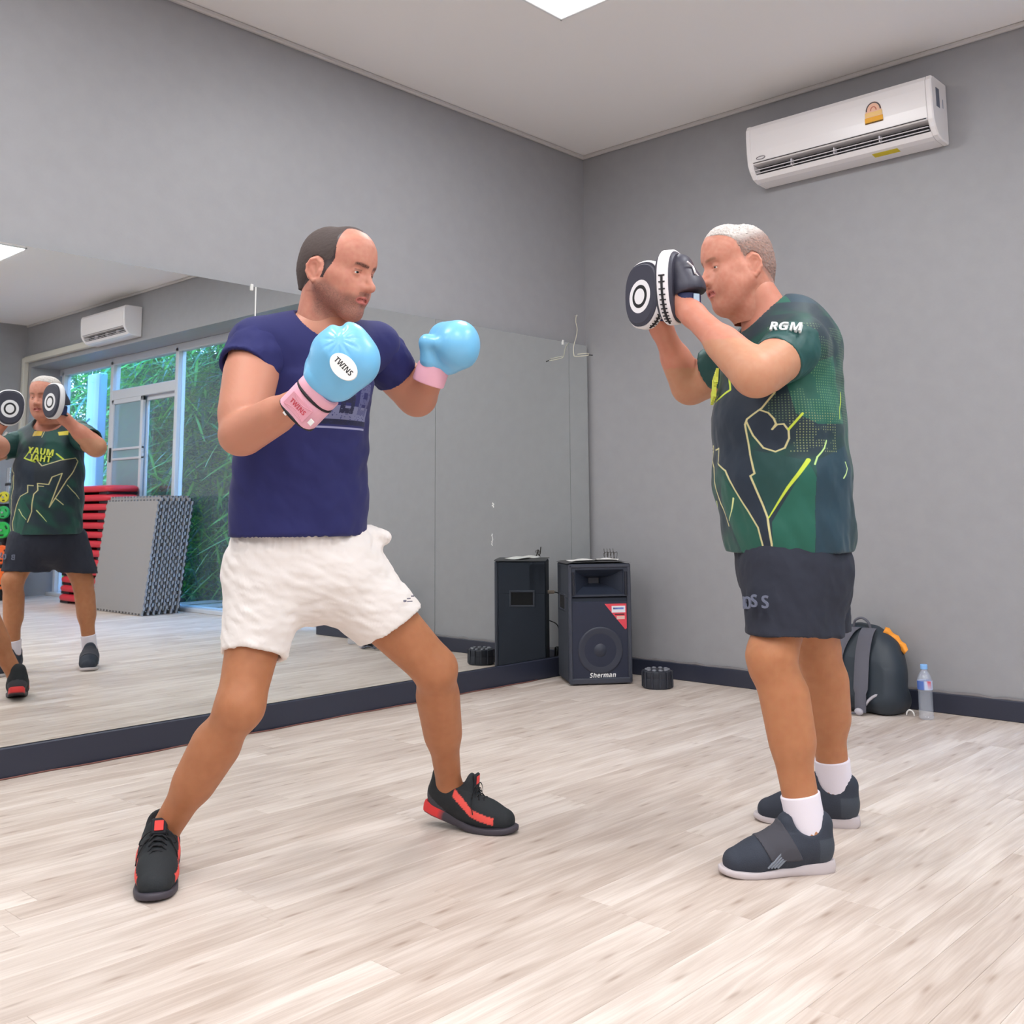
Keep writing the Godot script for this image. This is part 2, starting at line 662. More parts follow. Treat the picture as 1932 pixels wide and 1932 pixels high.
func build_room() -> void:
	build_floor()
	var paint := wall_paint()
	var white := mat(rgb8(242, 239, 237), 0.75)
	var g := Geo.new()
	g.box(Vector3(ROOM_X * 0.5, ROOM_Y + 0.06, ROOM_Z * 0.5 - 0.2), Vector3(ROOM_X + 0.6, 0.12, ROOM_Z + 1.0))
	struct("ceiling", g, white, "plain white ceiling")
	g = Geo.new()
	g.box(Vector3(-0.1, ROOM_Y * 0.5, ROOM_Z * 0.5), Vector3(0.2, ROOM_Y, ROOM_Z + 0.4))
	struct("wall_left", g, paint, "grey wall above the mirrors")
	g = Geo.new()                                          # the plain wall, its window opening to the right of the picture
	g.box(Vector3(1.3, ROOM_Y * 0.5, -0.225), Vector3(3.0, ROOM_Y, 0.45))
	g.box(Vector3(5.675, 2.96, -0.225), Vector3(5.75, 0.52, 0.45))
	g.box(Vector3(8.725, ROOM_Y * 0.5, -0.225), Vector3(0.35, ROOM_Y, 0.45))
	struct("wall_back", g, paint, "grey wall with the air conditioner")
	g = Geo.new()
	g.box(Vector3(ROOM_X + 0.1, ROOM_Y * 0.5, ROOM_Z * 0.5), Vector3(0.2, ROOM_Y, ROOM_Z + 0.4))
	struct("wall_right", g, paint, "grey side wall seen in the mirror")
	g = Geo.new()
	g.box(Vector3(ROOM_X * 0.5, ROOM_Y * 0.5, ROOM_Z + 0.1), Vector3(ROOM_X + 0.4, ROOM_Y, 0.2))
	struct("wall_front", g, paint, "grey wall behind the camera")
	# baseboards
	var skirt := mat(rgb8(46, 50, 66), 0.38)
	var cap := mat(rgb8(120, 116, 118), 0.7)
	g = Geo.new()
	var z := 0.05
	for l in [1.4, 0.95, 1.1, 0.56, 1.3, 1.2, 0.8]:
		g.box(Vector3(0.022, 0.055, z + l * 0.5), Vector3(0.044, 0.11, l - 0.002), 0.004)
		z += l
	struct("baseboard_left", g, skirt, "dark blue-black baseboard under the mirrors")
	g = Geo.new()
	g.box(Vector3(1.424, 0.046, 0.011), Vector3(2.752, 0.092, 0.022), 0.004)
	var bb := struct("baseboard_back", g, skirt, "dark blue-black baseboard along the plain wall")
	g = Geo.new()                                          # uneven line of filler along its top
	var pts := []
	for k in 90:
		pts.append(Vector3(0.06 + k * 0.0304, 0.094 + 0.003 * sin(k * 1.7) * sin(k * 0.31) + 0.002 * sin(k * 0.9), 0.009))
	g.tube(pts, 0.008, 6)
	add("filler_bead", g, cap, bb)
	g = Geo.new()
	g.box(Vector3(ROOM_X - 0.011, 0.046, ROOM_Z * 0.5), Vector3(0.022, 0.092, ROOM_Z), 0.004)
	struct("baseboard_right", g, skirt, "dark baseboard along the side wall")
	# narrow cornice
	var cor := mat(rgb8(200, 196, 194), 0.7)
	g = Geo.new()
	g.box(Vector3(0.012, ROOM_Y - 0.012, ROOM_Z * 0.5), Vector3(0.024, 0.024, ROOM_Z), 0.006)
	struct("trim_1", g, cor, "narrow pale cornice over the mirror wall")
	g = Geo.new()
	g.box(Vector3(ROOM_X * 0.5, ROOM_Y - 0.012, 0.012), Vector3(ROOM_X, 0.024, 0.024), 0.006)
	struct("trim_2", g, cor, "narrow pale cornice over the plain wall")


func build_mirrors() -> void:
	var glass := mat(Color(0.93, 0.945, 0.94), 0.012, 1.0)
	var edge := mat(rgb8(150, 165, 160), 0.2)
	var marks := mat(rgb8(238, 238, 236), 0.7)
	var clip_m := mat(rgb8(225, 225, 222), 0.4)
	var cuts := [0.026, 0.204, 1.317, 2.436, 3.56, 4.68, 5.8]
	var names := ["narrow strip of wall mirror in the room corner", "wall mirror panel behind the speaker, next to the corner strip", "wall mirror panel behind the boxer's outstretched glove", "wall mirror panel reflecting the window and stacked mats", "wall mirror panel at the left edge of the picture", "wall mirror panel beyond the picture's left edge"]
	for k in 6:
		var z0: float = cuts[k] + 0.001
		var z1: float = cuts[k + 1] - 0.001
		var t := thing("wall_mirror", Vector3(0, 0.112, (z0 + z1) * 0.5), names[k], "mirror", "mirror panels on the long wall")
		var hgt := 1.976 - 0.112
		var g := Geo.new()
		g.box(Vector3(MIRROR_X - 0.013, hgt * 0.5, 0), Vector3(0.02, hgt, z1 - z0))
		add("backing", g, edge, t)
		g = Geo.new()
		g.box(Vector3(MIRROR_X - 0.0015, hgt * 0.5, 0), Vector3(0.003, hgt, z1 - z0))
		add("glass", g, glass, t)
		if k == 1:                                          # two chips in the silvering
			g = Geo.new()
			var r := RandomNumberGenerator.new()
			r.seed = 4
			for s in [[0.88, 0.972, 0.022, 5], [0.885, 0.80, 0.028, 6], [0.885, 0.775, 0.012, 3]]:
				for q in s[3]:
					g.box(Vector3(MIRROR_X + 0.0004, s[1] - 0.112 + r.randf_range(-1, 1) * s[2], s[0] - (z0 + z1) * 0.5 + r.randf_range(-0.006, 0.006)), Vector3(0.0008, r.randf_range(0.006, 0.016), r.randf_range(0.003, 0.008)), 0.0002, Basis(Vector3.RIGHT, r.randf_range(-0.6, 0.6)))
			add("worn_silvering", g, marks, t).set_meta("kind", "stuff")
			g = Geo.new()
			g.box(Vector3(MIRROR_X + 0.002, hgt - 0.005, -0.5), Vector3(0.008, 0.03, 0.014), 0.002)
			add("mirror_clip", g, clip_m, t)
		if k == 3:
			g = Geo.new()
			g.box(Vector3(MIRROR_X + 0.001, hgt * 0.5, -(z1 - z0) * 0.5 - 0.001), Vector3(0.002, hgt, 0.006), 0.0005)
			add("seam_bead", g, clip_m, t)
			g = Geo.new()
			g.box(Vector3(MIRROR_X + 0.002, hgt - 0.005, -0.54), Vector3(0.008, 0.03, 0.014), 0.002)
			add("mirror_clip", g, clip_m, t)


func build_windows() -> void:
	var alu := mat(rgb8(208, 212, 220), 0.4)
	var pane := mat(Color(0.80, 0.92, 0.96, 0.06), 0.02)
	pane.transparency = BaseMaterial3D.TRANSPARENCY_ALPHA
	var frosted := mat(Color(0.62, 0.72, 0.78, 0.62), 0.5)
	frosted.transparency = BaseMaterial3D.TRANSPARENCY_ALPHA
	var black := mat(rgb8(22, 24, 30), 0.5)
	var zf := -0.39
	var x0 := 2.8
	var x1 := 8.55
	var top := 2.70
	# fixed frame: posts, head and sill, the panes between
	var posts := [2.83, 4.30, 5.755, 7.19, 8.46]
	var g := Geo.new()
	g.box(Vector3((x0 + x1) * 0.5, top - 0.04, zf), Vector3(x1 - x0, 0.08, 0.09), 0.005)
	var win := struct("window_1", g, alu, "white aluminium window wall seen in the mirror")
	g = Geo.new()
	g.box(Vector3((x0 + x1) * 0.5, 0.02, zf + 0.02), Vector3(x1 - x0, 0.04, 0.15), 0.005)
	add("sill", g, alu, win)
	for p in posts:
		g = Geo.new()
		g.box(Vector3(p, 1.35, zf), Vector3(0.06, 2.62, 0.09), 0.005)
		add("mullion", g, alu, win)
	for k in 4:
		var a: float = posts[k] + 0.03
		var b: float = posts[k + 1] - 0.03
		if k == 2:
			continue
		g = Geo.new()
		g.box(Vector3((a + b) * 0.5, 1.35, zf), Vector3(b - a, 2.62, 0.006))
		add("pane", g, pane, win)
	# the sliding door bay with its top light
	var a: float = posts[2] + 0.03
	var b: float = posts[3] - 0.03
	g = Geo.new()
	g.box(Vector3((a + b) * 0.5, 2.27, zf), Vector3(b - a, 0.11, 0.09), 0.005)
	add("transom", g, alu, win)
	g = Geo.new()
	g.box(Vector3((a + b) * 0.5, 2.49, zf), Vector3(b - a, 0.34, 0.006))
	add("pane", g, pane, win)
	var mid := (a + b) * 0.5
	for side in 2:
		var p0 := a if side == 0 else mid - 0.03
		var p1 := mid + 0.03 if side == 0 else b
		var zz := zf - 0.025 if side == 0 else zf + 0.03
		g = Geo.new()
		g.box(Vector3(p0 + 0.025, 1.13, zz), Vector3(0.05, 2.17, 0.035), 0.004)
		g.box(Vector3(p1 - 0.025, 1.13, zz), Vector3(0.05, 2.17, 0.035), 0.004)
		g.box(Vector3((p0 + p1) * 0.5, 2.19, zz), Vector3(p1 - p0, 0.05, 0.035), 0.004)
		g.box(Vector3((p0 + p1) * 0.5, 0.075, zz), Vector3(p1 - p0, 0.06, 0.035), 0.004)
		if side == 1:
			g.box(Vector3((p0 + p1) * 0.5, 1.66, zz), Vector3(p1 - p0, 0.025, 0.03), 0.003)
			g.box(Vector3((p0 + p1) * 0.5, 1.55, zz), Vector3(p1 - p0, 0.025, 0.03), 0.003)
		var sash := struct("door_%d" % (side + 1), g, alu, "white sliding door leaf with frosted screen" if side == 1 else "white sliding door leaf with clear glass")
		g = Geo.new()
		g.box(Vector3((p0 + p1) * 0.5, 1.13, zz), Vector3(p1 - p0 - 0.09, 2.08, 0.005))
		add("pane", g, frosted if side == 1 else pane, sash)
		if side == 1:
			g = Geo.new()
			g.box(Vector3(p1 - 0.025, 1.60, zz + 0.024), Vector3(0.03, 0.16, 0.02), 0.004)
			add("door_handle", g, black, sash)


# ---------------------------------------------------------------- people
var wob := FastNoiseLite.new()

func lin(r: int, g: int, b: int) -> Color:
	return Color8(r, g, b).srgb_to_linear()

func skin_mat() -> StandardMaterial3D:
	var m := mat(Color.WHITE, 0.5)
	m.vertex_color_use_as_albedo = true
	m.metallic_specular = 0.42
	m.subsurf_scatter_enabled = true
	m.subsurf_scatter_strength = 0.12
	return m

func part(called: String, geo: Geo, m: Material, root: Node3D) -> MeshInstance3D:   # a part whose mesh is laid out in room coordinates
	var o := add(called, geo, m, root)
	o.transform = root.transform.affine_inverse()
	return o

# A head in its own frame: x to the person's left, y up, z forward, eye line at y = 0. look: shape numbers of one person.
func make_head(look: Dictionary) -> Field:
	var f := Field.new(Vector3(-0.112, -0.16, -0.13), Vector3(0.112, 0.135, 0.14), 0.0021)
	var X := Vector3.RIGHT
	var wd: float = look.wide
	var jaw: float = look.jaw
	var chin: float = look.chin
	var lid: float = look.lid
	f.cone(Vector3(0, 0.028, -0.030), Vector3(0, 0.026, 0.010), 0.085, 0.080, 0.0, X, 0.90 * wd)
	f.cone(Vector3(0, 0.035, 0.030), Vector3(0, -0.030, 0.036), 0.060, 0.050, 0.03, X, 1.06 * wd)
	f.cone(Vector3(0, -0.055, 0.026), Vector3(0, -0.098, 0.055), 0.044, 0.024, 0.03, X, 1.22 * jaw)
	for s in [-1.0, 1.0]:
		f.cone(Vector3(s * 0.056 * jaw, -0.045, -0.004), Vector3(s * 0.020 * jaw, -0.102, 0.058), 0.022, 0.016, 0.028)
		f.cone(Vector3(s * 0.046 * wd, -0.024, 0.056), Vector3(s * 0.062 * wd, -0.014, 0.020), 0.017, 0.014, 0.03)
		f.cone(Vector3(s * 0.034, -0.052, 0.060), Vector3(s * 0.040, -0.070, 0.045), 0.022 * look.cheek, 0.020 * look.cheek, 0.03)
		f.cone(Vector3(s * 0.012, 0.020, 0.082), Vector3(s * 0.044, 0.021, 0.066), 0.0125, 0.010, 0.02)
	f.cone(Vector3(0, 0.050, 0.060), Vector3(0, 0.030, 0.070), 0.030, 0.024, 0.03, X, 1.5)
	f.cone(Vector3(0, 0.046, 0.026), Vector3(0, 0.040, 0.030), 0.066, 0.064, 0.02, X, 1.02 * wd)
	for s in [-1.0, 1.0]:                                  # eye sockets
		f.cone(Vector3(s * 0.0295, -0.003, 0.102), Vector3(s * 0.042, -0.005, 0.096), 0.0142, 0.0135, 0.014, Vector3.ZERO, 1.0, true)
	# nose
	f.cone(Vector3(0, 0.010, 0.086), Vector3(0, -0.036, 0.106 + look.nose), 0.0080, 0.0098, 0.012)
	f.cone(Vector3(0, -0.039, 0.109 + look.nose), Vector3(0, -0.041, 0.104 + look.nose), 0.0108, 0.0105, 0.008)
	for s in [-1.0, 1.0]:
		f.cone(Vector3(s * 0.0125, -0.042, 0.094 + look.nose * 0.6), Vector3(s * 0.010, -0.041, 0.101 + look.nose * 0.8), 0.0085, 0.007, 0.007)
		f.cone(Vector3(s * 0.006, -0.0505, 0.099 + look.nose * 0.7), Vector3(s * 0.0065, -0.046, 0.097 + look.nose * 0.7), 0.0032, 0.003, 0.004, Vector3.ZERO, 1.0, true)
	for s in [-1.0, 1.0]: f.cone(Vector3(s * 0.0125, -0.022, 0.088), Vector3(s * 0.0165, -0.037, 0.087), 0.0085, 0.0095, 0.012)
	# mouth
	f.cone(Vector3(-0.016, -0.064, 0.070), Vector3(0.016, -0.064, 0.070), 0.022, 0.022, 0.022)
	f.cone(Vector3(0, -0.080, 0.072), Vector3(0, -0.082, 0.070), 0.017, 0.016, 0.015)
	for s in [-1.0, 1.0]:
		f.cone(Vector3(0, -0.0660, 0.0945), Vector3(s * 0.022, -0.0715, 0.083), 0.0050, 0.0030, 0.006)
		f.cone(Vector3(0, -0.0805, 0.0930), Vector3(s * 0.021, -0.0745, 0.083), 0.0056, 0.0032, 0.006)
		f.cone(Vector3(0, -0.0728, 0.100), Vector3(s * 0.019, -0.0726, 0.089), look.gape, look.gape * 0.6, 0.003, Vector3.ZERO, 1.0, true)
	f.cone(Vector3(0, -0.090, 0.098), Vector3(0, -0.0905, 0.094), 0.006, 0.006, 0.012, Vector3.ZERO, 1.0, true)
	f.cone(Vector3(-0.008, -0.106, 0.068 + chin), Vector3(0.008, -0.106, 0.068 + chin), 0.017, 0.017, 0.02)
	if look.jowl > 0.0:
		for s in [-1.0, 1.0]:
			f.cone(Vector3(s * 0.048, -0.060, 0.022), Vector3(s * 0.036, -0.092, 0.030), 0.030 * look.jowl, 0.028 * look.jowl, 0.03)
		f.cone(Vector3(0, -0.112, 0.040), Vector3(0, -0.118, -0.010), 0.026 * look.jowl, 0.045 * look.jowl, 0.03, X, 1.25)
	# eyelids, open over the eyeball
	for s in [-1.0, 1.0]:
		f.cone(Vector3(s * 0.0310, -0.0035, 0.0735), Vector3(s * 0.0330, -0.0040, 0.0730), 0.0146, 0.0146, 0.006)
		f.cone(Vector3(s * 0.0205, -0.0062, 0.0872), Vector3(s * 0.0315, -0.0048, 0.0900), 0.0020, lid, 0.0015, Vector3.ZERO, 1.0, true)
		f.cone(Vector3(s * 0.0315, -0.0048, 0.0900), Vector3(s * 0.0450, -0.0066, 0.0825), lid, 0.0020, 0.0015, Vector3.ZERO, 1.0, true)
	# ears: a tilted dish with a rolled rim, a lobe and a tragus
	for s in [-1.0, 1.0]:
		var ex := 0.0735 * wd
		var tiltn := Vector3(s * 0.91, 0, 0.41)
		var ring := [[0.010, -0.020], [0.015, -0.004], [0.011, 0.012], [0.000, 0.020], [-0.012, 0.016], [-0.019, 0.002], [-0.018, -0.014], [-0.010, -0.028], [0.000, -0.037], [0.007, -0.034]]
		var pts := []
		for q in ring: pts.append(Vector3(s * (ex + 0.0065 - q[0] * 0.45), q[1] - 0.006, q[0] - 0.016))
		f.cone(Vector3(s * (ex - 0.006), -0.002, -0.012), Vector3(s * (ex - 0.004), -0.026, -0.012), 0.016, 0.011, 0.008, Vector3.RIGHT, 0.6)
		f.cone(Vector3(s * (ex + 0.0045), 0.000, -0.018), Vector3(s * (ex + 0.0035), -0.026, -0.018), 0.0205, 0.0145, 0.004, tiltn, 0.20)
		for k in pts.size() - 1:
			var r := 0.0034 if k < 6 else 0.0042
			f.cone(pts[k], pts[k + 1], r, r if k < 6 else r + 0.0006, 0.003)
		f.cone(Vector3(s * (ex + 0.0135), -0.004, -0.017), Vector3(s * (ex + 0.0105), -0.021, -0.011), 0.0092, 0.0078, 0.003, Vector3.ZERO, 1.0, true)
		f.cone(Vector3(s * (ex + 0.0130), 0.008, -0.016), Vector3(s * (ex + 0.0160), -0.006, -0.026), 0.0050, 0.0046, 0.002, Vector3.ZERO, 1.0, true)
		f.cone(Vector3(s * (ex + 0.001), -0.016, -0.001), Vector3(s * (ex + 0.002), -0.024, -0.003), 0.0055, 0.0045, 0.004)
	return f

func eyes_into(geo: Geo, xf: Transform3D, iris: Color) -> void:
	for s in [-1.0, 1.0]:
		var g := Geo.new()
		g.ball(Vector3.ZERO, Vector3.ONE * 0.0131, 28, Basis(Vector3.RIGHT, PI / 2))
		for k in g.v.size():
			var a := acos(clampf(g.v[k].z / 0.0131, -1, 1))
			g.c[k] = lin(228, 220, 214) if a > 0.55 else (iris if a > 0.26 else lin(12, 10, 10))
		geo.join(g, xf * Transform3D(Basis.IDENTITY, Vector3(s * 0.032, -0.0042, 0.0738)))

# hair as a shell over the skull; keep(p) is above zero where there is none
func make_hair(thick: float, rough: float, keep: Callable, wd: float) -> Geo:
	var f := Field.new(Vector3(-0.115, -0.1, -0.135), Vector3(0.115, 0.14, 0.12), 0.0026)
	f.cone(Vector3(0, 0.028, -0.030), Vector3(0, 0.026, 0.010), 0.085 + thick, 0.080 + thick, 0.0, Vector3.RIGHT, 0.90 * wd)
	f.cone(Vector3(0, 0.035, 0.030), Vector3(0, -0.030, 0.036), 0.060 + thick, 0.050 + thick, 0.03, Vector3.RIGHT, 1.06 * wd)
	f.cone(Vector3(0, 0.046, 0.026), Vector3(0, 0.040, 0.030), 0.066 + thick, 0.064 + thick, 0.02, Vector3.RIGHT, 1.02 * wd)
	f.cone(Vector3(0, 0.050, 0.060), Vector3(0, 0.030, 0.070), 0.030 + thick, 0.024 + thick, 0.03, Vector3.RIGHT, 1.5)
	f.cone(Vector3(0, -0.02, -0.055), Vector3(0, -0.075, -0.060), 0.059 + thick, 0.046 + thick, 0.03, Vector3.RIGHT, 0.98 * wd)
	f.each(func(p: Vector3, g: float) -> float:
		var kd: float = keep.call(p)
		return maxf(g + thick * smoothstep(-0.018, 0.0, kd) + rough * wob.get_noise_3d(p.x * 330.0, p.y * 330.0, p.z * 130.0), kd), 0.04)
	var geo := Geo.new()
	f.to_geo(geo)
	return geo

func bounds(pts: Array, pad: float) -> Array:
	var lo: Vector3 = pts[0]
	var hi: Vector3 = pts[0]
	for p in pts:
		lo = lo.min(p); hi = hi.max(p)
	return [lo - Vector3.ONE * pad, hi + Vector3.ONE * pad]

func sleeve_geo(a: Vector3, mid: Vector3, b: Vector3, ra: float, rb: float, crease: float, sd: float, tilt := Vector3.ZERO) -> Geo:
	var bb := bounds([a, b, mid], 0.13)
	var f := Field.new(bb[0], bb[1], 0.005)
	var dir := (b - mid).normalized()
	f.cone(a, mid, ra, (ra + rb) * 0.5, 0.03)
	f.cone(mid, b + dir * 0.03, (ra + rb) * 0.5, rb, 0.03)
	var nn := (dir + tilt).normalized()
	f.cut(nn, b)
	f.cone(b - dir * 0.035, b + dir * 0.06, rb - 0.011, rb - 0.007, 0.004, Vector3.ZERO, 1.0, true)
	var g := Geo.new()
	f.to_geo(g, Transform3D.IDENTITY, null, func(p: Vector3, n: Vector3) -> float:
		return crease * (1.0 - 0.8 * absf(n.dot(nn))) * wob.get_noise_3d(p.x * 16.0 + sd, p.y * 16.0, p.z * 16.0))
	return g

func ring_band(ctr: Vector3, axis: Vector3, ru: float, rv: float, uaxis: Vector3, r: float, flat := 1.0) -> Geo:   # a rib knit ring
	var g := Geo.new()
	var u := (uaxis - axis * uaxis.dot(axis)).normalized()
	var w := axis.cross(u)
	var rows := []
	for k in 41:
		var a := TAU * k / 40.0
		var mid := ctr + u * cos(a) * ru + w * sin(a) * rv
		var out := (u * cos(a) * rv + w * sin(a) * ru).normalized()
		var ring := []
		for s in 8:
			var b := TAU * s / 8.0
			ring.append(mid + out * cos(b) * r * flat - axis * sin(b) * r)
		rows.append(ring)
	g.rings(rows, false, false)
	return g

# A running shoe, toe along +z, sole on y = 0, ball of the foot at z = 0.06. lift bends the heel up about the ball.
func bend(g: Geo, lift: float) -> Geo:
	if lift == 0.0: return g
	for k in g.v.size():
		var p := g.v[k]
		if p.z < 0.075:
			var t := clampf((0.075 - p.z) / 0.05, 0.0, 1.0)
			var a := lift * t * t * (3.0 - 2.0 * t) if t < 1.0 else lift
			var q := p - Vector3(0, 0.0, 0.06)
			g.v[k] = Vector3(0, 0.0, 0.06) + q.rotated(Vector3.RIGHT, a)
			g.n[k] = g.n[k].rotated(Vector3.RIGHT, a)
	return g

func shoe_outline(grow: float) -> PackedVector2Array:
	var side := [[-0.105, 0.012], [-0.098, 0.027], [-0.07, 0.036], [-0.03, 0.037], [0.02, 0.040], [0.07, 0.049], [0.11, 0.051], [0.140, 0.046], [0.160, 0.039], [0.174, 0.028], [0.183, 0.015], [0.186, 0.004]]
	var p := PackedVector2Array()
	for q in side: p.append(Vector2(q[1] + grow, q[0] + grow * signf(q[0] - 0.05)))
	side.reverse()
	for q in side: p.append(Vector2(-q[1] * 0.93 - grow, q[0] + grow * signf(q[0] - 0.05)))
	return p

func shoe_field(grow: float) -> Field:
	var f := Field.new(Vector3(-0.08, -0.005, -0.14), Vector3(0.08, 0.17, 0.21), 0.003)
	var X := Vector3.RIGHT
	f.cone(Vector3(0, 0.046, -0.062), Vector3(0, 0.050, 0.02), 0.040 + grow, 0.041 + grow, 0.0)
	f.cone(Vector3(0, 0.050, 0.02), Vector3(0.003, 0.040, 0.10), 0.040 + grow, 0.036 + grow, 0.03, X, 1.15)
	f.cone(Vector3(0.003, 0.036, 0.10), Vector3(0.002, 0.030, 0.145), 0.037 + grow, 0.032 + grow, 0.03, X, 1.22)
	f.cone(Vector3(0, 0.075, -0.066), Vector3(0, 0.110, -0.072), 0.040 + grow, 0.036 + grow, 0.03)
	f.cone(Vector3(0, 0.074, -0.03), Vector3(0, 0.104, -0.03), 0.042 + grow, 0.042 + grow, 0.03)
	f.cone(Vector3(0, 0.072, 0.01), Vector3(0, 0.112, 0.006), 0.039 + grow, 0.029 + grow, 0.03)
	f.cone(Vector3(0, 0.06, 0.04), Vector3(0, 0.05, 0.07), 0.037 + grow, 0.036 + grow, 0.03)
	f.cut(Vector3.DOWN, Vector3(0, 0.012, 0))
	return f

func make_shoe(root: Node3D, xf: Transform3D, lift: float, style: int, flip: float) -> void:
	var f := shoe_field(0.0)
	# the opening: deep at the ankle, high at heel tab and tongue
	f.cone(Vector3(0, 0.095, -0.038), Vector3(0, 0.20, -0.044), 0.0345, 0.050, 0.006, Vector3.ZERO, 1.0, true)
	f.cone(Vector3(-0.08, 0.132, -0.034), Vector3(0.08, 0.132, -0.034), 0.036, 0.036, 0.008, Vector3.ZERO, 1.0, true)
	var dark := lin(38, 39, 46)
	var stripe := lin(242, 92, 84)
	var grey := lin(74, 74, 82)
	var g := Geo.new()
	var fl := flip
	f.to_geo(g, Transform3D.IDENTITY, func(p: Vector3, n: Vector3) -> Color:
		if style == 0:
			# a coral stripe from the instep down to the little toe on both flanks
			var t := clampf((p.z + 0.015) / 0.140, 0.0, 1.0)
			var mid := lerpf(0.084, 0.032, t) - 0.004 * sin(t * PI)
			if p.z > -0.018 and p.z < 0.130 and absf(p.y - mid - 0.004) < 0.0100 and absf(n.x) > 0.15: return stripe
			if p.z < -0.03 and p.y < 0.055 + (p.z + 0.09) * -0.4: return grey
			return dark
		var navy := lin(52, 58, 70)
		if p.z < -0.055 and p.y < 0.085 and p.y > 0.03: return lin(66, 72, 82)
		return navy)
	var up := mat(Color.WHITE, 0.8)
	up.vertex_color_use_as_albedo = true
	up.uv1_triplanar = true
	up.uv1_scale = Vector3.ONE * 8.0
	up.heightmap_enabled = true
	up.heightmap_texture = noise_tex(0.3, 1, 128, [], 6)
	up.heightmap_scale = 0.05
	var sh := add("shoe", bend(g, lift), up, root)
	sh.transform = root.transform.affine_inverse() * xf
	# sole
	var sole := Geo.new()
	var out := shoe_outline(0.002)
	if flip < 0.0:
		for k in out.size(): out[k].x = -out[k].x
	var rows := []
	var heights := [[0.0, -0.005], [0.004, 0.0], [0.012, 0.001], [0.020, 0.0], [0.023, -0.004]]
	if Geometry2D.is_polygon_clockwise(out): out.reverse()
	# finer outline
	var fine := PackedVector2Array()
	for k in out.size():
		fine.append(out[k]); fine.append(out[k].lerp(out[(k + 1) % out.size()], 0.5))
	var heel := Geo.new()
	for hgt in heights:
		var ring := []
		for q in fine:
			var back := clampf((-q.y - 0.0) / 0.1, 0.0, 1.0)
			var toe := clampf((q.y - 0.12) / 0.07, 0.0, 1.0)
			var y: float = hgt[0] * (1.0 + 0.35 * back) * (1.0 - 0.30 * smoothstep(0.0, 0.12, q.y)) + toe * toe * 0.006
			var c := Vector2(0, 0.04)
			var dq := (q - c)
			dq += dq.normalized() * (hgt[1] as float)
			ring.append(Vector3(dq.x, y, -(-(dq.y + c.y))))
		ring.reverse()
		rows.append(ring)
	sole.rings(rows)
	for k in sole.v.size():
		var p := sole.v[k]
		sole.c[k] = lin(70, 66, 74) if style == 0 else lin(205, 196, 198)
		if style == 0 and p.z < -0.045 and p.y > 0.002: sole.c[k] = lin(232, 62, 62)
	var sm := mat(Color.WHITE, 0.6)
	sm.vertex_color_use_as_albedo = true
	add("sole", bend(sole, lift), sm, sh)
	if style == 0:
		var lace := Geo.new()
		for k in 5:
			var z := 0.022 + k * 0.015
			var y := 0.122 - k * 0.0080
			lace.tube([Vector3(-0.022, y - 0.014, z - 0.004), Vector3(-0.01, y - 0.002, z + 0.003), Vector3(0.010, y - 0.001, z + 0.009), Vector3(0.022, y - 0.012, z + 0.012)], 0.0022, 5)
			lace.tube([Vector3(0.022, y - 0.014, z - 0.004), Vector3(0.01, y - 0.001, z + 0.003), Vector3(-0.010, y + 0.001, z + 0.009), Vector3(-0.022, y - 0.012, z + 0.012)], 0.0022, 5)
		add("laces", bend(lace, lift), mat(rgb8(24, 25, 30), 0.8), sh)
		var tongue := Geo.new()
		tongue.box(Vector3(0, 0.130, 0.030), Vector3(0.040, 0.040, 0.010), 0.004, Basis(Vector3.RIGHT, -0.5))
		add("tongue", bend(tongue, lift), mat(rgb8(28, 29, 36), 0.8), sh)
		var tab := Geo.new()
		tab.box(Vector3(0, 0.134, 0.0360), Vector3(0.022, 0.024, 0.003), 0.001, Basis(Vector3.RIGHT, -0.5))
		add("tongue_label", bend(tab, lift), mat(rgb8(232, 70, 66), 0.7), sh)
		var bow := Geo.new()
		for s in [-1.0, 1.0]:
			var pts := []
			for k in 13:
				var a := TAU * k / 12.0
				pts.append(Vector3(s * (0.016 + 0.014 * (1.0 - cos(a))), 0.118 - 0.010 * (1.0 - cos(a)) + 0.010 * sin(a), 0.036 + 0.010 * (1.0 - cos(a))))
			bow.tube(pts, 0.0017, 5)
			bow.tube([Vector3(0, 0.115, 0.036), Vector3(s * 0.03, 0.105, 0.052), Vector3(s * 0.046, 0.075, 0.062), Vector3(s * 0.05, 0.052, 0.07)], 0.0016, 5)
		add("bow", bend(bow, lift), mat(rgb8(30, 30, 34), 0.8), sh)
	else:
		var sf := shoe_field(0.0028)                         # broad elastic strap over the instep
		sf.cut(Vector3(0, -0.45, 0.9).normalized(), Vector3(0, 0.07, 0.085))
		sf.cut(Vector3(0, 0.45, -0.9).normalized(), Vector3(0, 0.10, 0.018))
		sf.cut(Vector3.DOWN, Vector3(0, 0.040, 0))
		var strap := Geo.new()
		sf.to_geo(strap)
		add("strap", bend(strap, lift), mat(rgb8(70, 70, 78), 0.85), sh)
		var tabm := mat(rgb8(214, 212, 216), 0.5)
		var tab := Geo.new()
		tab.box(Vector3(0, 0.128, 0.016), Vector3(0.020, 0.022, 0.004), 0.001, Basis(Vector3.RIGHT, -0.35))
		add("tongue_label", bend(tab, lift), tabm, sh)
		for s in [-1.0, 1.0]:                                # ribbed grey plate at each side
			var plate := Geo.new()
			for k in 4:
				plate.tube([Vector3(s * 0.0490, 0.026, 0.080 - k * 0.008), Vector3(s * 0.0520, 0.045, 0.060 - k * 0.008), Vector3(s * 0.0500, 0.068, 0.036 - k * 0.008)], 0.0036, 6)
			add("side_plate", bend(plate, lift), mat(rgb8(126, 134, 146), 0.5), sh)

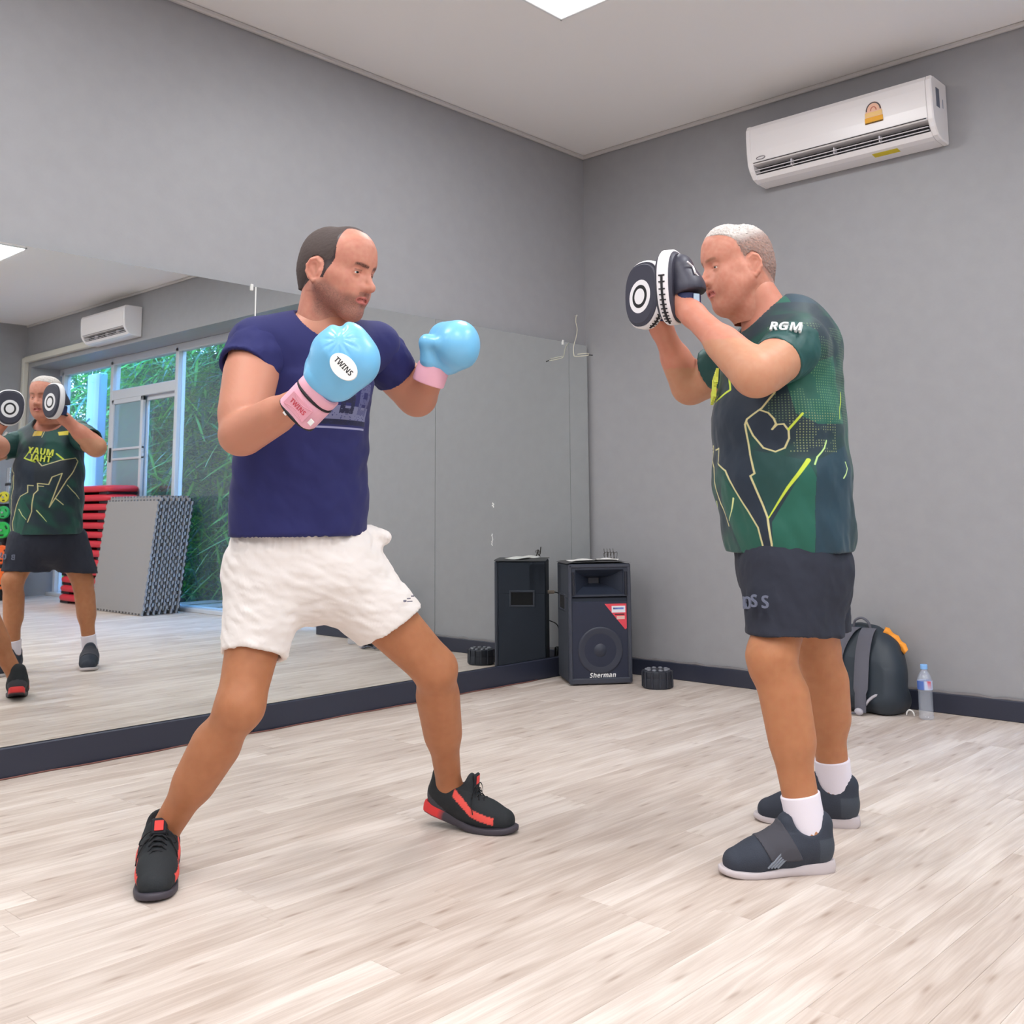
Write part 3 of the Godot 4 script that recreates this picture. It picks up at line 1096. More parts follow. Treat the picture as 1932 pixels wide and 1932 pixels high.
func build_boxer() -> void:
	wob.seed = 11
	wob.noise_type = FastNoiseLite.TYPE_SIMPLEX_SMOOTH
	wob.frequency = 1.0
	wob.fractal_octaves = 2
	var root := thing("person", Vector3(1.73, 0.0, 3.25), "man in navy t-shirt and white shorts, boxing in light blue gloves", "person")
	var front := Vector3(0.959, 0, 0.283)
	# joints
	var r_sh := Vector3(1.6716, 1.3958, 3.4908)
	var r_el := Vector3(1.7829, 1.1446, 3.6058)
	var r_wr := Vector3(2.0300, 1.2175, 3.5809)
	var l_sh := Vector3(1.7158, 1.4279, 3.1220)
	var l_el := Vector3(1.6659, 1.2969, 2.9090)
	var l_wr := Vector3(1.8139, 1.3606, 2.9899)
	var neck0 := Vector3(1.7167, 1.4288, 3.3123)
	var neck1 := Vector3(1.7432, 1.5673, 3.3150)
	var chest := Vector3(1.6671, 1.3127, 3.3311)
	var waist := Vector3(1.6219, 0.9607, 3.3049)
	var r_hip := Vector3(1.5617, 0.7935, 3.3608)
	var l_hip := Vector3(1.6397, 0.7878, 3.1791)
	var r_kn := Vector3(1.6313, 0.4529, 3.4872)
	var l_kn := Vector3(1.7817, 0.4991, 2.9379)
	var r_an := Vector3(1.364, 0.085, 3.552)
	var l_an := Vector3(1.652, 0.107, 2.756)
	var all := [r_sh, r_el, r_wr, l_sh, l_el, l_wr, neck1, r_hip, l_hip, r_kn, l_kn, r_an, l_an]
	var bb := bounds(all, 0.14)
	var f := Field.new(bb[0], bb[1], 0.007)
	f.cone(chest, waist, 0.150, 0.140, 0.05, front, 0.62)
	f.cone(waist, (r_hip + l_hip) * 0.5, 0.140, 0.135, 0.05, front, 0.7)
	f.cone(r_sh, l_sh, 0.055, 0.055, 0.04)
	f.cone(neck0, neck1, 0.066, 0.060, 0.04)
	f.cone(neck0, r_sh, 0.055, 0.050, 0.06)
	f.cone(neck0, l_sh, 0.055, 0.050, 0.06)
	# right arm: deltoid, biceps, forearm
	f.cone(r_sh, r_el, 0.060, 0.050, 0.04)
	f.cone(r_sh.lerp(r_el, 0.35), r_sh.lerp(r_el, 0.75), 0.066, 0.058, 0.04)
	f.cone(r_el, r_wr, 0.050, 0.035, 0.012)
	f.cone(r_el.lerp(r_wr, 0.08) - Vector3(0, 0.004, 0), r_el.lerp(r_wr, 0.55), 0.054, 0.046, 0.012)
	f.cone(l_sh, l_el, 0.058, 0.046, 0.04)
	f.cone(l_sh.lerp(l_el, 0.4), l_sh.lerp(l_el, 0.8), 0.060, 0.052, 0.04)
	f.cone(l_el, l_wr, 0.048, 0.036, 0.03)
	f.cone(l_el.lerp(l_wr, 0.1), l_el.lerp(l_wr, 0.6), 0.052, 0.045, 0.03)
	# legs: thigh, knee cap, calf, ankle
	f.cone(r_hip, r_kn, 0.088, 0.060, 0.04)
	f.cone(r_kn, r_an, 0.057, 0.038, 0.03)
	var calf_r := r_kn.lerp(r_an, 0.30)
	f.cone(calf_r + Vector3(-0.020, 0.0, -0.012), r_kn.lerp(r_an, 0.55) + Vector3(-0.008, 0, -0.006), 0.057, 0.046, 0.05)
	f.cone(l_hip, l_kn, 0.095, 0.062, 0.04)
	f.cone(l_kn, l_an, 0.056, 0.037, 0.03)
	f.cone(l_kn.lerp(l_an, 0.22) + Vector3(-0.018, 0, -0.012), l_kn.lerp(l_an, 0.5) + Vector3(-0.010, 0, -0.008), 0.054, 0.046, 0.05)
	# feet inside the shoes
	var r_toe := Vector3(1.52, 0.03, 3.65)
	var l_toe := Vector3(1.80, 0.03, 2.74)
	f.cone(r_an, r_an.lerp(r_toe, 0.35) - Vector3(0, 0.03, 0), 0.036, 0.030, 0.03)
	f.cone(l_an, l_an.lerp(l_toe, 0.35) - Vector3(0, 0.02, 0), 0.036, 0.030, 0.03)
	var skin := lin(194, 136, 111)
	var tan_ := lin(186, 126, 90)
	var g := Geo.new()
	f.to_geo(g, Transform3D.IDENTITY, func(p: Vector3, _n: Vector3) -> Color:
		var mott := 0.5 + 0.5 * wob.get_noise_3d(p.x * 30.0, p.y * 30.0, p.z * 30.0)
		var c := skin.lerp(lin(196, 130, 109), mott * 0.5)
		if p.y < 0.8: c = tan_.lerp(lin(164, 104, 70), mott * 0.6)
		return c)
	# HEAD BOXER
	var look := {wide = 1.0, jaw = 1.04, chin = 0.0, cheek = 0.92, nose = 0.004, gape = 0.0050, jowl = 0.0, lid = 0.0037}
	var hf := make_head(look)
	hf.cone(Vector3(0, -0.03, -0.03), Vector3(0, -0.15, -0.04), 0.060, 0.058, 0.03)
	var face := facing(Vector3(0.943, -0.17, -0.30)).scaled_local(Vector3(1.03, 1.06, 1.04))
	var hx := Transform3D(face, Vector3(1.7896, 1.6112, 3.3129))
	var hair_c := lin(58, 46, 44)
	var keep := func(p: Vector3) -> float:
		var mid := clampf(1.0 - absf(p.x) / 0.040, 0.0, 1.0)
		var zl := 0.034 + 0.030 * smoothstep(0.0, 1.0, mid)
		if p.y < 0.075: zl = lerpf(0.036, 0.034, clampf((p.y - 0.02) / 0.055, 0, 1))
		if p.y < 0.02: zl = lerpf(0.012, 0.036, clampf((p.y + 0.03) / 0.05, 0, 1))
		var yl := -0.030 if p.z > -0.004 else lerpf(-0.030, -0.062, clampf((-p.z - 0.025) / 0.05, 0, 1))
		if absf(p.x) > 0.060 and pow((p.z + 0.017) / 0.027, 2.0) + pow((p.y + 0.010) / 0.033, 2.0) < 1.0: return 0.01
		return maxf(p.z - zl, yl - p.y)
	hf.to_geo(g, hx, func(p: Vector3, n: Vector3) -> Color:
		var grain := wob.get_noise_3d(p.x * 420.0, p.y * 420.0, p.z * 420.0)
		var soft := wob.get_noise_3d(p.x * 60.0, p.y * 60.0, p.z * 60.0)
		var c := lin(202, 143, 121).lerp(lin(194, 124, 107), clampf(0.4 + soft * 0.5, 0, 1))
		# lips
		var lip := Vector3(p.x * 0.55, (p.y + 0.073) * 1.5, (p.z - 0.092) * 0.7).length()
		if lip < 0.0155 and p.z > 0.080: c = lin(190, 112, 104)
		if p.z > 0.078 and absf(p.y + 0.0728) < 0.004 and absf(p.x) < 0.018 and n.z < 0.55: c = lin(96, 30, 34)
		# beard shadow: stubble grows on jaw, chin and lip
		var line := lerpf(-0.036, -0.062, clampf((p.z - 0.02) / 0.045, 0, 1))
		if p.z < 0.012: line = lerpf(-0.050, -0.036, clampf((p.z + 0.03) / 0.04, 0, 1))
		var b := smoothstep(0.010, -0.012, p.y - line + grain * 0.006)
		b *= smoothstep(-0.034, -0.006, p.z)
		b *= smoothstep(-0.150, -0.105, p.y)
		if absf(p.x) < 0.024 and p.z > 0.082 and p.y > -0.066 and p.y < -0.052: b = maxf(b, 0.75)
		if lip < 0.0155: b *= 0.1
		c = c.lerp(lin(112, 84, 78), b * clampf(0.60 + grain * 0.42, 0, 1))
		# eyebrows
		var ax := absf(p.x)
		var brow := absf(p.y - (0.0125 + 0.16 * (ax - 0.012) - 5.5 * maxf(0.0, ax - 0.034) * (ax - 0.012)))
		if p.z > 0.050 and ax > 0.010 and ax < 0.050: c = c.lerp(lin(70, 48, 42), smoothstep(0.0055, 0.0018, brow) * clampf(0.75 + grain * 0.5, 0, 1) * smoothstep(0.052, 0.044, ax))
		if p.z > 0.076 and absf(p.y + 0.0035 - 0.0052) < 0.0014 and ax > 0.020 and ax < 0.044: c = c.lerp(lin(90, 58, 50), 0.5)
		if keep.call(p) < 0.002 and p.y > -0.08: c = hair_c
		return c)
	eyes_into(g, hx, lin(58, 62, 58))
	var hair := make_hair(0.0016, 0.0010, keep, 1.0)
	var hm := cloth(rgb8(74, 63, 60), 21, 160.0, 0.03, 0.1)
	# END HEAD
	part("body", g, skin_mat(), root)
	var ho := add("hair", hair, hm, root)
	ho.transform = root.transform.affine_inverse() * hx

	# t-shirt
	var hem := Vector3(1.7279, 0.8847, 3.3839)
	f = Field.new((waist - Vector3(0.3, 0.25, 0.3)), neck0 + Vector3(0.3, 0.1, 0.3), 0.006)
	var low := Vector3(1.6207, 0.8147, 3.3060)
	f.cone(chest, waist, 0.192, 0.188, 0.04, front, 0.66)
	f.cone(waist, low, 0.188, 0.192, 0.03, front, 0.68)
	f.cone(chest + front * 0.02 + Vector3(0, 0.02, 0), chest + front * 0.02, 0.150, 0.16, 0.06, front, 0.85)
	f.cone(r_sh, l_sh, 0.066, 0.066, 0.05)
	f.cone(neck0 - Vector3(0, 0.025, 0), r_sh, 0.070, 0.064, 0.05)
	f.cone(neck0 - Vector3(0, 0.025, 0), l_sh, 0.070, 0.064, 0.05)
	var nd := (neck1 - neck0).normalized()
	var ndf := (nd + front * 0.35).normalized()
	f.cone(neck0 - ndf * 0.02 + front * 0.010, neck0 + ndf * 0.2, 0.074, 0.11, 0.006, Vector3.ZERO, 1.0, true)
	f.cut(Vector3.DOWN, Vector3(0, hem.y, 0))
	f.cone(low, Vector3(waist.x, hem.y + 0.05, waist.z), 0.182, 0.178, 0.004, front, 0.66, true)
	var tee := Geo.new()
	var axis := waist
	var side := Vector3(front.z, 0, -front.x)
	f.to_geo(tee, Transform3D.IDENTITY, null, func(p: Vector3, n: Vector3) -> float:
		var q := 0.007 * wob.get_noise_3d(p.x * 9.0 + p.y * 5.0, p.y * 5.0, p.z * 9.0)
		q += 0.0016 * wob.get_noise_3d(p.x * 20.0 + p.y * 14.0, p.y * 9.0, p.z * 20.0)
		return q * (1.0 - absf(n.y)), func(p: Vector3, _n: Vector3) -> Vector2:
		var d := p - axis
		return Vector2(0.5 + atan2(d.dot(side), d.dot(front)) / TAU, (1.52 - p.y) / 0.7))
	var tm := image_mat(boxer_print(), 0.85)
	tm.rim_enabled = true
	tm.rim = 0.12
	tm.rim_tint = 0.7
	var ts := part("t_shirt", tee, tm, root)
	var navy := cloth(rgb8(30, 33, 92), 9, 200.0, 0.006, 0.12)
	var s1 := sleeve_geo(r_sh + Vector3(0, 0.005, 0), r_sh.lerp(r_el, 0.18), Vector3(1.7033, 1.3188, 3.5432), 0.072, 0.076, 0.005, 3.0)
	add("sleeve", s1, navy, ts)
	var s2 := sleeve_geo(l_sh, l_sh.lerp(l_el, 0.2), Vector3(1.7027, 1.3586, 3.0250), 0.068, 0.069, 0.005, 9.0)
	add("sleeve", s2, navy, ts)
	var collar := ring_band(neck0 + nd * 0.012 + front * 0.016, ndf, 0.083, 0.076, front, 0.009, 0.7)
	add("collar", collar, navy, ts)

	# shorts
	var white := cloth(rgb8(236, 230, 226), 14, 200.0, 0.006, 0.2)
	var r_hem := Vector3(1.6122, 0.5735, 3.4368)
	var l_hem := Vector3(1.7173, 0.6273, 3.0524)
	var bs := bounds([r_hip, l_hip, r_hem, l_hem, waist], 0.16)
	f = Field.new(bs[0], bs[1], 0.006)
	var belt := Vector3(1.6165, 0.9019, 3.2962)
	var crotch := Vector3(1.7434, 0.7352, 3.3285)
	f.cone(belt, Vector3(1.6098, 0.8205, 3.2752), 0.172, 0.184, 0.03, front, 0.68)
	f.cone(r_hip, l_hip, 0.118, 0.118, 0.05)
	f.cone(r_hip, r_hem + (r_hem - r_hip) * 0.2, 0.122, 0.080, 0.04)
	f.cone(l_hip, l_hem + (l_hem - l_hip) * 0.2, 0.122, 0.098, 0.04)
	f.cone(Vector3(1.6898, 0.8809, 3.1053), Vector3(1.7189, 0.8776, 3.0782), 0.030, 0.020, 0.02)
	var rd := (r_hem - r_hip).normalized()
	var ld := (l_hem - l_hip).normalized()
	f.cut(rd, r_hem)
	f.cut((ld + Vector3(0.0, -0.35, 0.0)).normalized(), l_hem)
	f.cut(Vector3.UP, Vector3(0, belt.y + 0.012, 0))
	f.cone(r_hem - rd * 0.05, r_hem + rd * 0.08, 0.072, 0.074, 0.004, Vector3.ZERO, 1.0, true)
	f.cone(l_hem - ld * 0.05, l_hem + ld * 0.08, 0.088, 0.092, 0.004, Vector3.ZERO, 1.0, true)
	var sg := Geo.new()
	f.to_geo(sg, Transform3D.IDENTITY, null, func(p: Vector3, n: Vector3) -> float:
		var q := 0.005 * wob.get_noise_3d(p.x * 12.0, p.y * 26.0 + p.x * 14.0, p.z * 12.0)
		q += 0.0016 * wob.get_noise_3d(p.x * 14.0, p.y * 46.0, p.z * 14.0)
		if p.y > belt.y - 0.07: q += 0.0028 * sin((p.x - p.z) * 190.0 + 3.0 * wob.get_noise_2d(p.x * 20.0, p.z * 20.0)) * smoothstep(belt.y - 0.07, belt.y - 0.03, p.y) * (1.0 - absf(n.y))
		return q)
	var so := part("shorts", sg, white, root)
	var mk := Geo.new()                                     # a small dark stitched mark near the hem
	var mb := facing(Vector3(0.93, 0.25, 0.1))
	for q in [[0.0, 0.0, 0.010, 0.006], [0.014, 0.006, 0.012, 0.003], [0.028, 0.012, 0.010, 0.004], [0.016, -0.002, 0.018, 0.003]]:
		mk.box(mb * Vector3(q[0] as float, q[1] as float, 0.0), Vector3(q[2], q[3], 0.002), 0.0006, mb)
	var mo := add("stitched_mark", mk, mat(rgb8(120, 118, 132), 0.8), so)
	mo.position = Vector3(1.8341, 0.7054, 3.1008)
	# shoes
	make_shoe(root, Transform3D(facing(Vector3(0.847, 0, 0.531)).scaled_local(Vector3.ONE * 1.05), Vector3(1.398, 0, 3.573)), 0.0, 0, 1.0)
	make_shoe(root, Transform3D(facing(Vector3(0.921, 0, -0.389)).scaled_local(Vector3.ONE * 1.05), Vector3(1.672, 0, 2.746)), 0.27, 0, -1.0)
	build_boxing_gloves(front)


func boxer_print() -> Image:                              # chest print: faded letters over a dark bar, thin lines below
	var img := Image.create(1024, 512, false, Image.FORMAT_RGB8)
	img.fill(rgb8(30, 33, 92))
	var grey := rgb8(112, 116, 150)
	var dark := rgb8(24, 28, 62)
	var x0 := 480
	var x1 := 660
	for y in range(158, 244):
		for x in range(x0, x1):
			var n := wob.get_noise_2d(x * 0.08, y * 0.6)
			if y < 222:
				# block letters: strokes and counters
				var cell := fposmod(x - x0, 60.0)
				var ink := cell > 8.0 and cell < 52.0 and not (cell > 22.0 and cell < 40.0 and (y > 176 and y < 190 or y > 200 and y < 212))
				if ink and n > -0.45: img.set_pixel(x, y, dark if (int((x - x0) / 60.0) % 2 == 1 and y > 184) else grey.lerp(rgb8(30, 33, 92), 0.35))
				elif y > 206: img.set_pixel(x, y, grey)
			elif n > -0.5:
				img.set_pixel(x, y, grey if y < 234 else dark)
	for y in [248, 249, 250, 251]:
		for x in range(x0, x1): img.set_pixel(x, y, rgb8(150, 152, 186))
	return img


func build_boxing_gloves(front: Vector3) -> void:
	var blue := mat(rgb8(122, 196, 240), 0.32)
	blue.metallic_specular = 0.5
	var pink := mat(rgb8(238, 178, 196), 0.55)
	var black := mat(rgb8(24, 22, 28), 0.6)
	var white := mat(rgb8(240, 238, 236), 0.5)
	var red := mat(rgb8(196, 70, 84), 0.6)
	# guard glove in front of the chest
	var c0 := Vector3(2.0548, 1.2142, 3.5988)
	var t := thing("boxing_glove", c0, "light blue boxing glove with pink cuff held at the chest, white oval patch", "boxing glove", "light blue boxing gloves with pink cuffs")
	var f := Field.new(Vector3(2.1325, 1.2869, 3.5675) - Vector3.ONE * 0.15, Vector3(2.1325, 1.2869, 3.5675) + Vector3.ONE * 0.15, 0.004)
	f.cone(Vector3(2.0914, 1.2625, 3.5784), Vector3(2.1395, 1.3041, 3.5610), 0.0486, 0.0704, 0.0)
	f.cone(Vector3(2.1078, 1.3258, 3.5768), Vector3(2.1238, 1.3507, 3.5619), 0.0413, 0.0340, 0.03)
	f.cone(Vector3(2.1562, 1.3410, 3.5592), Vector3(2.1726, 1.3074, 3.5439), 0.0413, 0.0437, 0.03)
	f.cone(Vector3(2.1649, 1.2841, 3.5374), Vector3(2.1249, 1.2485, 3.5609), 0.0413, 0.0437, 0.03)
	f.cone(Vector3(2.0674, 1.2929, 3.5734), Vector3(2.0941, 1.3634, 3.5486), 0.0340, 0.0267, 0.02)
	f.cone(Vector3(2.1010, 1.4015, 3.5422), Vector3(2.1727, 1.3699, 3.5984), 0.006, 0.003, 0.024, Vector3.ZERO, 1.0, true)
	var g := Geo.new()
	var cr := Vector3(2.1882, 1.3372, 3.6113)
	f.to_geo(g, Transform3D.IDENTITY, null, func(p: Vector3, n: Vector3) -> float:
		var d := p.distance_to(cr)
		return -0.0018 * maxf(0.0, sin(atan2(p.y - cr.y, (p - cr).dot(Vector3(0.73, 0, -0.68))) * 11.0)) * smoothstep(0.055, 0.03, d) * smoothstep(0.008, 0.02, d))
	part("padding", g, blue, t)
	var ax := (Vector3(2.1325, 1.2869, 3.5675) - c0).normalized()
	var across := (Vector3(2.1182, 1.2053, 3.5672) - Vector3(2.0676, 1.2888, 3.6142)).normalized()
	var outw := across.cross(ax).normalized()
	if outw.dot(Vector3(0.68, 0, 0.73)) < 0.0: outw = -outw
	across = ax.cross(outw)
	var cuff := Geo.new()
	var rows := []
	var base := Vector3(2.0205, 1.1790, 3.6034)
	for q in [[0.0, 0.94], [0.004, 1.0], [0.058, 1.0], [0.060, 0.93], [0.066, 0.93], [0.068, 1.0], [0.086, 1.0], [0.089, 0.9]]:
		var ring := []
		for k in 28:
			var a := TAU * k / 28.0
			var cx := signf(cos(a)) * pow(absf(cos(a)), 0.7)
			var cz := signf(sin(a)) * pow(absf(sin(a)), 0.7)
			ring.append(base + ax * (q[0] as float) + across * cx * 0.051 * (q[1] as float) + outw * cz * 0.042 * (q[1] as float))
		rows.append(ring)
	cuff.rings(rows)
	var cu := part("cuff", cuff, pink, t)
	var trim := Geo.new()
	trim.join(ring_band(base + ax * 0.063, ax, 0.0505, 0.0425, across, 0.0036, 0.8))
	trim.join(ring_band(base + ax * 0.001, ax, 0.0500, 0.0415, across, 0.0042, 0.8))
	add("binding", trim, black, cu)
	var lab := Basis(across, ax, outw)
	var lt := Transform3D(lab, base + ax * 0.031 + outw * 0.0425)
	var plate := Geo.new()
	plate.box(Vector3.ZERO, Vector3(0.066, 0.038, 0.0016), 0.0006)
	for s in [-1.0, 1.0]:
		var pts := []
		for k in 9: pts.append(Vector3(lerpf(-0.029, 0.029, k / 8.0), s * (0.009 + 0.008 * pow(absf(k / 4.0 - 1.0), 1.6)), 0.001))
		plate.tube(pts, 0.0008, 5)
	var po := add("cuff_label", plate, mat(rgb8(226, 160, 176), 0.6), cu)
	po.transform = lt
	var lx := lettering("TWINS", 0.0115, red, cu, lt * Transform3D(Basis.IDENTITY, Vector3(0, 0, 0.001)), "cuff_lettering", 0.001)
	var tagg := Geo.new()
	tagg.box(Vector3(0.046, -0.004, -0.004), Vector3(0.012, 0.014, 0.002), 0.0005)
	var to := add("care_tag", tagg, white, cu)
	to.transform = lt
	tagg = Geo.new()
	tagg.box(Vector3(-0.012, -0.034, -0.002), Vector3(0.010, 0.008, 0.003), 0.0005)
	to = add("care_tag", tagg, white, cu)
	to.transform = lt
	# oval patch on the back of the hand
	var po_at := Vector3(2.2063, 1.2725, 3.6123)
	var pn := (Vector3(2.9678, 1.4746, 4.6479) * 0.0 + Vector3(0.60, 0.10, 0.79)).normalized()
	var pu := (Vector3(2.2153, 1.2502, 3.5862) - Vector3(2.1781, 1.3010, 3.6207)).normalized()
	pu = (pu - pn * pu.dot(pn)).normalized()
	var pb := Basis(pu, pn.cross(pu), pn)
	var oval := PackedVector2Array()
	for k in 32: oval.append(Vector2(cos(TAU * k / 32.0) * 0.038, sin(TAU * k / 32.0) * 0.0245))
	var og := Geo.new()
	og.prism(oval, -0.004, 0.0012, 0.0006)
	var oo := add("patch", og, white, t)
	oo.transform = t.transform.affine_inverse() * Transform3D(pb, po_at)
	lettering("TWINS", 0.013, mat(rgb8(40, 38, 40), 0.6), oo, Transform3D(Basis.IDENTITY, Vector3(0, 0.001, 0.0012)), "patch_lettering", 0.0008)

	# the lead glove, held out
	var d0 := Vector3(1.8287, 1.3485, 3.0034)
	t = thing("boxing_glove", d0, "light blue boxing glove with pink cuff, held out towards the trainer's mitts", "boxing glove", "light blue boxing gloves with pink cuffs")
	f = Field.new(Vector3(1.8935, 1.4232, 2.9842) - Vector3.ONE * 0.14, Vector3(1.8935, 1.4232, 2.9842) + Vector3.ONE * 0.14, 0.004)
	f.cone(Vector3(1.8768, 1.4264, 2.9724), Vector3(1.9192, 1.4276, 2.9876), 0.0607, 0.0638, 0.0)
	f.cone(Vector3(1.9115, 1.4090, 2.9674), Vector3(1.8768, 1.3873, 2.9724), 0.0516, 0.0395, 0.03)
	f.cone(Vector3(1.9115, 1.4464, 2.9674), Vector3(1.8654, 1.4563, 2.9830), 0.0501, 0.0425, 0.03)
	f.cone(Vector3(1.8662, 1.4327, 3.0505), Vector3(1.8571, 1.3895, 3.0317), 0.0228, 0.0273, 0.012)
	f.cone(Vector3(1.8662, 1.4327, 3.0505), Vector3(1.9032, 1.4261, 3.0434), 0.0213, 0.0182, 0.012)
	f.cone(Vector3(1.8468, 1.3784, 3.0139), Vector3(1.8728, 1.3782, 2.9898), 0.0304, 0.0304, 0.02)
	g = Geo.new()
	f.to_geo(g)
	part("padding", g, blue, t)
	cuff = Geo.new()
	var lax := (Vector3(1.8637, 1.4172, 2.9982) - Vector3(1.8220, 1.3143, 3.0096)).normalized()
	var lac := Vector3(0.733, 0, -0.681)
	lac = (lac - lax * lac.dot(lax)).normalized()
	var lzz := lac.cross(lax)
	rows = []
	for q in [[0.0, 0.93], [0.004, 1.0], [0.05, 1.0], [0.056, 0.95]]:
		var ring := []
		for k in 28:
			var a := TAU * k / 28.0
			ring.append(Vector3(1.8232, 1.3205, 3.0086) + lax * (q[0] as float) + lac * cos(a) * 0.048 * (q[1] as float) - lzz * sin(a) * 0.046 * (q[1] as float))
		rows.append(ring)
	cuff.rings(rows)
	part("cuff", cuff, pink, t)


func stroke(img: Image, pts: Array, w: float, col: Color, w2 := -1.0) -> void:
	for k in pts.size() - 1:
		var a: Vector2 = pts[k]
		var b: Vector2 = pts[k + 1]
		var wm := maxf(w, w2) + 1.0
		var lo := a.min(b) - Vector2(wm, wm)
		var hi := a.max(b) + Vector2(wm, wm)
		var ab := b - a
		for y in range(maxi(0, int(lo.y)), mini(img.get_height() - 1, int(hi.y)) + 1):
			for x in range(maxi(0, int(lo.x)), mini(img.get_width() - 1, int(hi.x)) + 1):
				var p := Vector2(x, y)
				var t := clampf((p - a).dot(ab) / maxf(ab.length_squared(), 0.01), 0.0, 1.0)
				var ww := w if w2 < 0.0 else lerpf(w, w2, (k + t) / (pts.size() - 1))
				var d := (p - a - ab * t).length()
				if d < ww + 0.5: img.set_pixel(x, y, img.get_pixel(x, y).lerp(col, clampf(ww + 0.5 - d, 0.0, 1.0)))

func fill_shape(img: Image, pts: Array, col: Color) -> void:
	var poly := PackedVector2Array(pts)
	var lo := Vector2(1e6, 1e6)
	var hi := -lo
	for p in poly:
		lo = lo.min(p); hi = hi.max(p)
	for y in range(maxi(0, int(lo.y)), mini(img.get_height() - 1, int(hi.y)) + 1):
		for x in range(maxi(0, int(lo.x)), mini(img.get_width() - 1, int(hi.x)) + 1):
			if Geometry2D.is_point_in_polygon(Vector2(x, y), poly): img.set_pixel(x, y, col)

func jersey_print() -> Image:                             # the dyed pattern of the trainer's jersey, laid round the body
	var img := Image.create(1024, 768, false, Image.FORMAT_RGB8)
	var deep := rgb8(22, 54, 58)
	var navy := rgb8(24, 40, 58)
	var emerald := rgb8(18, 92, 74)
	var char_ := rgb8(52, 56, 60)
	var straw := rgb8(214, 206, 150)
	var lime := rgb8(205, 226, 70)
	img.fill(deep)
	for y in 768:
		for x in 1024:
			var n := wob.get_noise_2d(x * 0.006 + y * 0.004, y * 0.005)
			var c := deep.lerp(emerald if n > 0.0 else navy, clampf(absf(n) * 1.5, 0.0, 0.55))
			img.set_pixel(x, y, c)
	# flank: emerald upper back, halftone, dark skirt panel
	fill_shape(img, [Vector2(756.1, 180.9), Vector2(899.5, 125.9), Vector2(920.9, 332.7), Vector2(825.7, 338.1), Vector2(777.4, 307.3)], rgb8(22, 90, 76))
	fill_shape(img, [Vector2(815.1, 444.1), Vector2(914.4, 397.0), Vector2(945.5, 491.1), Vector2(921.7, 726.6), Vector2(808.9, 722.4)], rgb8(24, 58, 74))
	fill_shape(img, [Vector2(718.4, 623.1), Vector2(798.7, 450.3), Vector2(813.3, 493.5), Vector2(807.7, 722.4), Vector2(717.9, 722.3)], rgb8(17, 92, 76))
	fill_shape(img, [Vector2(593.2, 479.5), Vector2(645.8, 560.6), Vector2(683.7, 640.1), Vector2(696.4, 722.8), Vector2(625.5, 725.4), Vector2(585.2, 623.8), Vector2(555.0, 567.4)], rgb8(20, 86, 72))
	fill_shape(img, [Vector2(686.7, 412.9), Vector2(739.9, 427.7), Vector2(790.5, 444.1), Vector2(711.8, 607.8), Vector2(688.0, 499.0)], rgb8(20, 70, 68))
	for y in range(40, 330):
		for x in range(720, 985):
			if x % 7 < 3 and y % 8 < 4 and wob.get_noise_2d(x * 0.008, y * 0.008) > -0.25: img.set_pixel(x, y, img.get_pixel(x, y).lerp(rgb8(150, 170, 110), 0.55))
	for y in range(300, 420):
		for x in range(760, 880):
			if x % 7 < 3 and y % 8 < 4 and wob.get_noise_2d(x * 0.02, y * 0.02) > -0.1: img.set_pixel(x, y, rgb8(130, 140, 96))
	# the dark figure at the front and its outline
	fill_shape(img, [Vector2(736.4, 235.1), Vector2(706.7, 288.3), Vector2(672.0, 318.6), Vector2(669.6, 351.8), Vector2(675.7, 423.3), Vector2(686.0, 480.2), Vector2(676.4, 487.7), Vector2(709.4, 609.3), Vector2(715.4, 685.8), Vector2(714.4, 722.4), Vector2(696.4, 722.8), Vector2(685.0, 638.6), Vector2(645.9, 557.5), Vector2(605.8, 468.8), Vector2(568.3, 444.2), Vector2(571.5, 398.6), Vector2(494.1, 404.7), Vector2(517.6, 250.3), Vector2(658.2, 203.5)], navy)
	fill_shape(img, [Vector2(704.1, 294.4), Vector2(729.6, 313.4), Vector2(735.7, 337.2), Vector2(727.3, 352.4), Vector2(738.0, 338.9), Vector2(751.5, 337.9), Vector2(761.1, 356.9), Vector2(761.5, 380.2), Vector2(751.7, 407.9), Vector2(732.3, 418.2), Vector2(707.0, 406.1), Vector2(685.4, 368.8), Vector2(670.4, 324.8)], navy)
	stroke(img, [Vector2(735.0, 242.9), Vector2(706.7, 288.3), Vector2(672.0, 318.6), Vector2(667.3, 334.1), Vector2(675.7, 423.3), Vector2(686.0, 480.2), Vector2(676.4, 487.7), Vector2(709.4, 609.3), Vector2(715.4, 685.8), Vector2(713.9, 737.6)], 2.6, straw)
	stroke(img, [Vector2(704.1, 294.4), Vector2(720.6, 303.4), Vector2(731.6, 321.3), Vector2(735.7, 337.2), Vector2(727.3, 352.4), Vector2(738.0, 338.9), Vector2(751.5, 337.9), Vector2(761.1, 356.9), Vector2(761.5, 380.2), Vector2(751.7, 407.9), Vector2(732.3, 418.2), Vector2(707.0, 406.1), Vector2(685.4, 368.8), Vector2(670.4, 324.8)], 2.4, straw)
	stroke(img, [Vector2(494.1, 406.4), Vector2(571.5, 398.6), Vector2(568.3, 444.2), Vector2(605.8, 468.8), Vector2(645.9, 557.5), Vector2(685.0, 638.6), Vector2(696.4, 722.8)], 2.6, straw)
	stroke(img, [Vector2(761.2, 353.7), Vector2(791.4, 307.4)], 3.0, lime)
	stroke(img, [Vector2(798.9, 444.1), Vector2(755.1, 522.3), Vector2(711.8, 610.9)], 5.5, lime, 1.5)
	stroke(img, [Vector2(848.7, 385.9), Vector2(840.0, 408.0), Vector2(819.4, 434.8), Vector2(812.1, 456.5)], 2.2, rgb8(190, 226, 140))
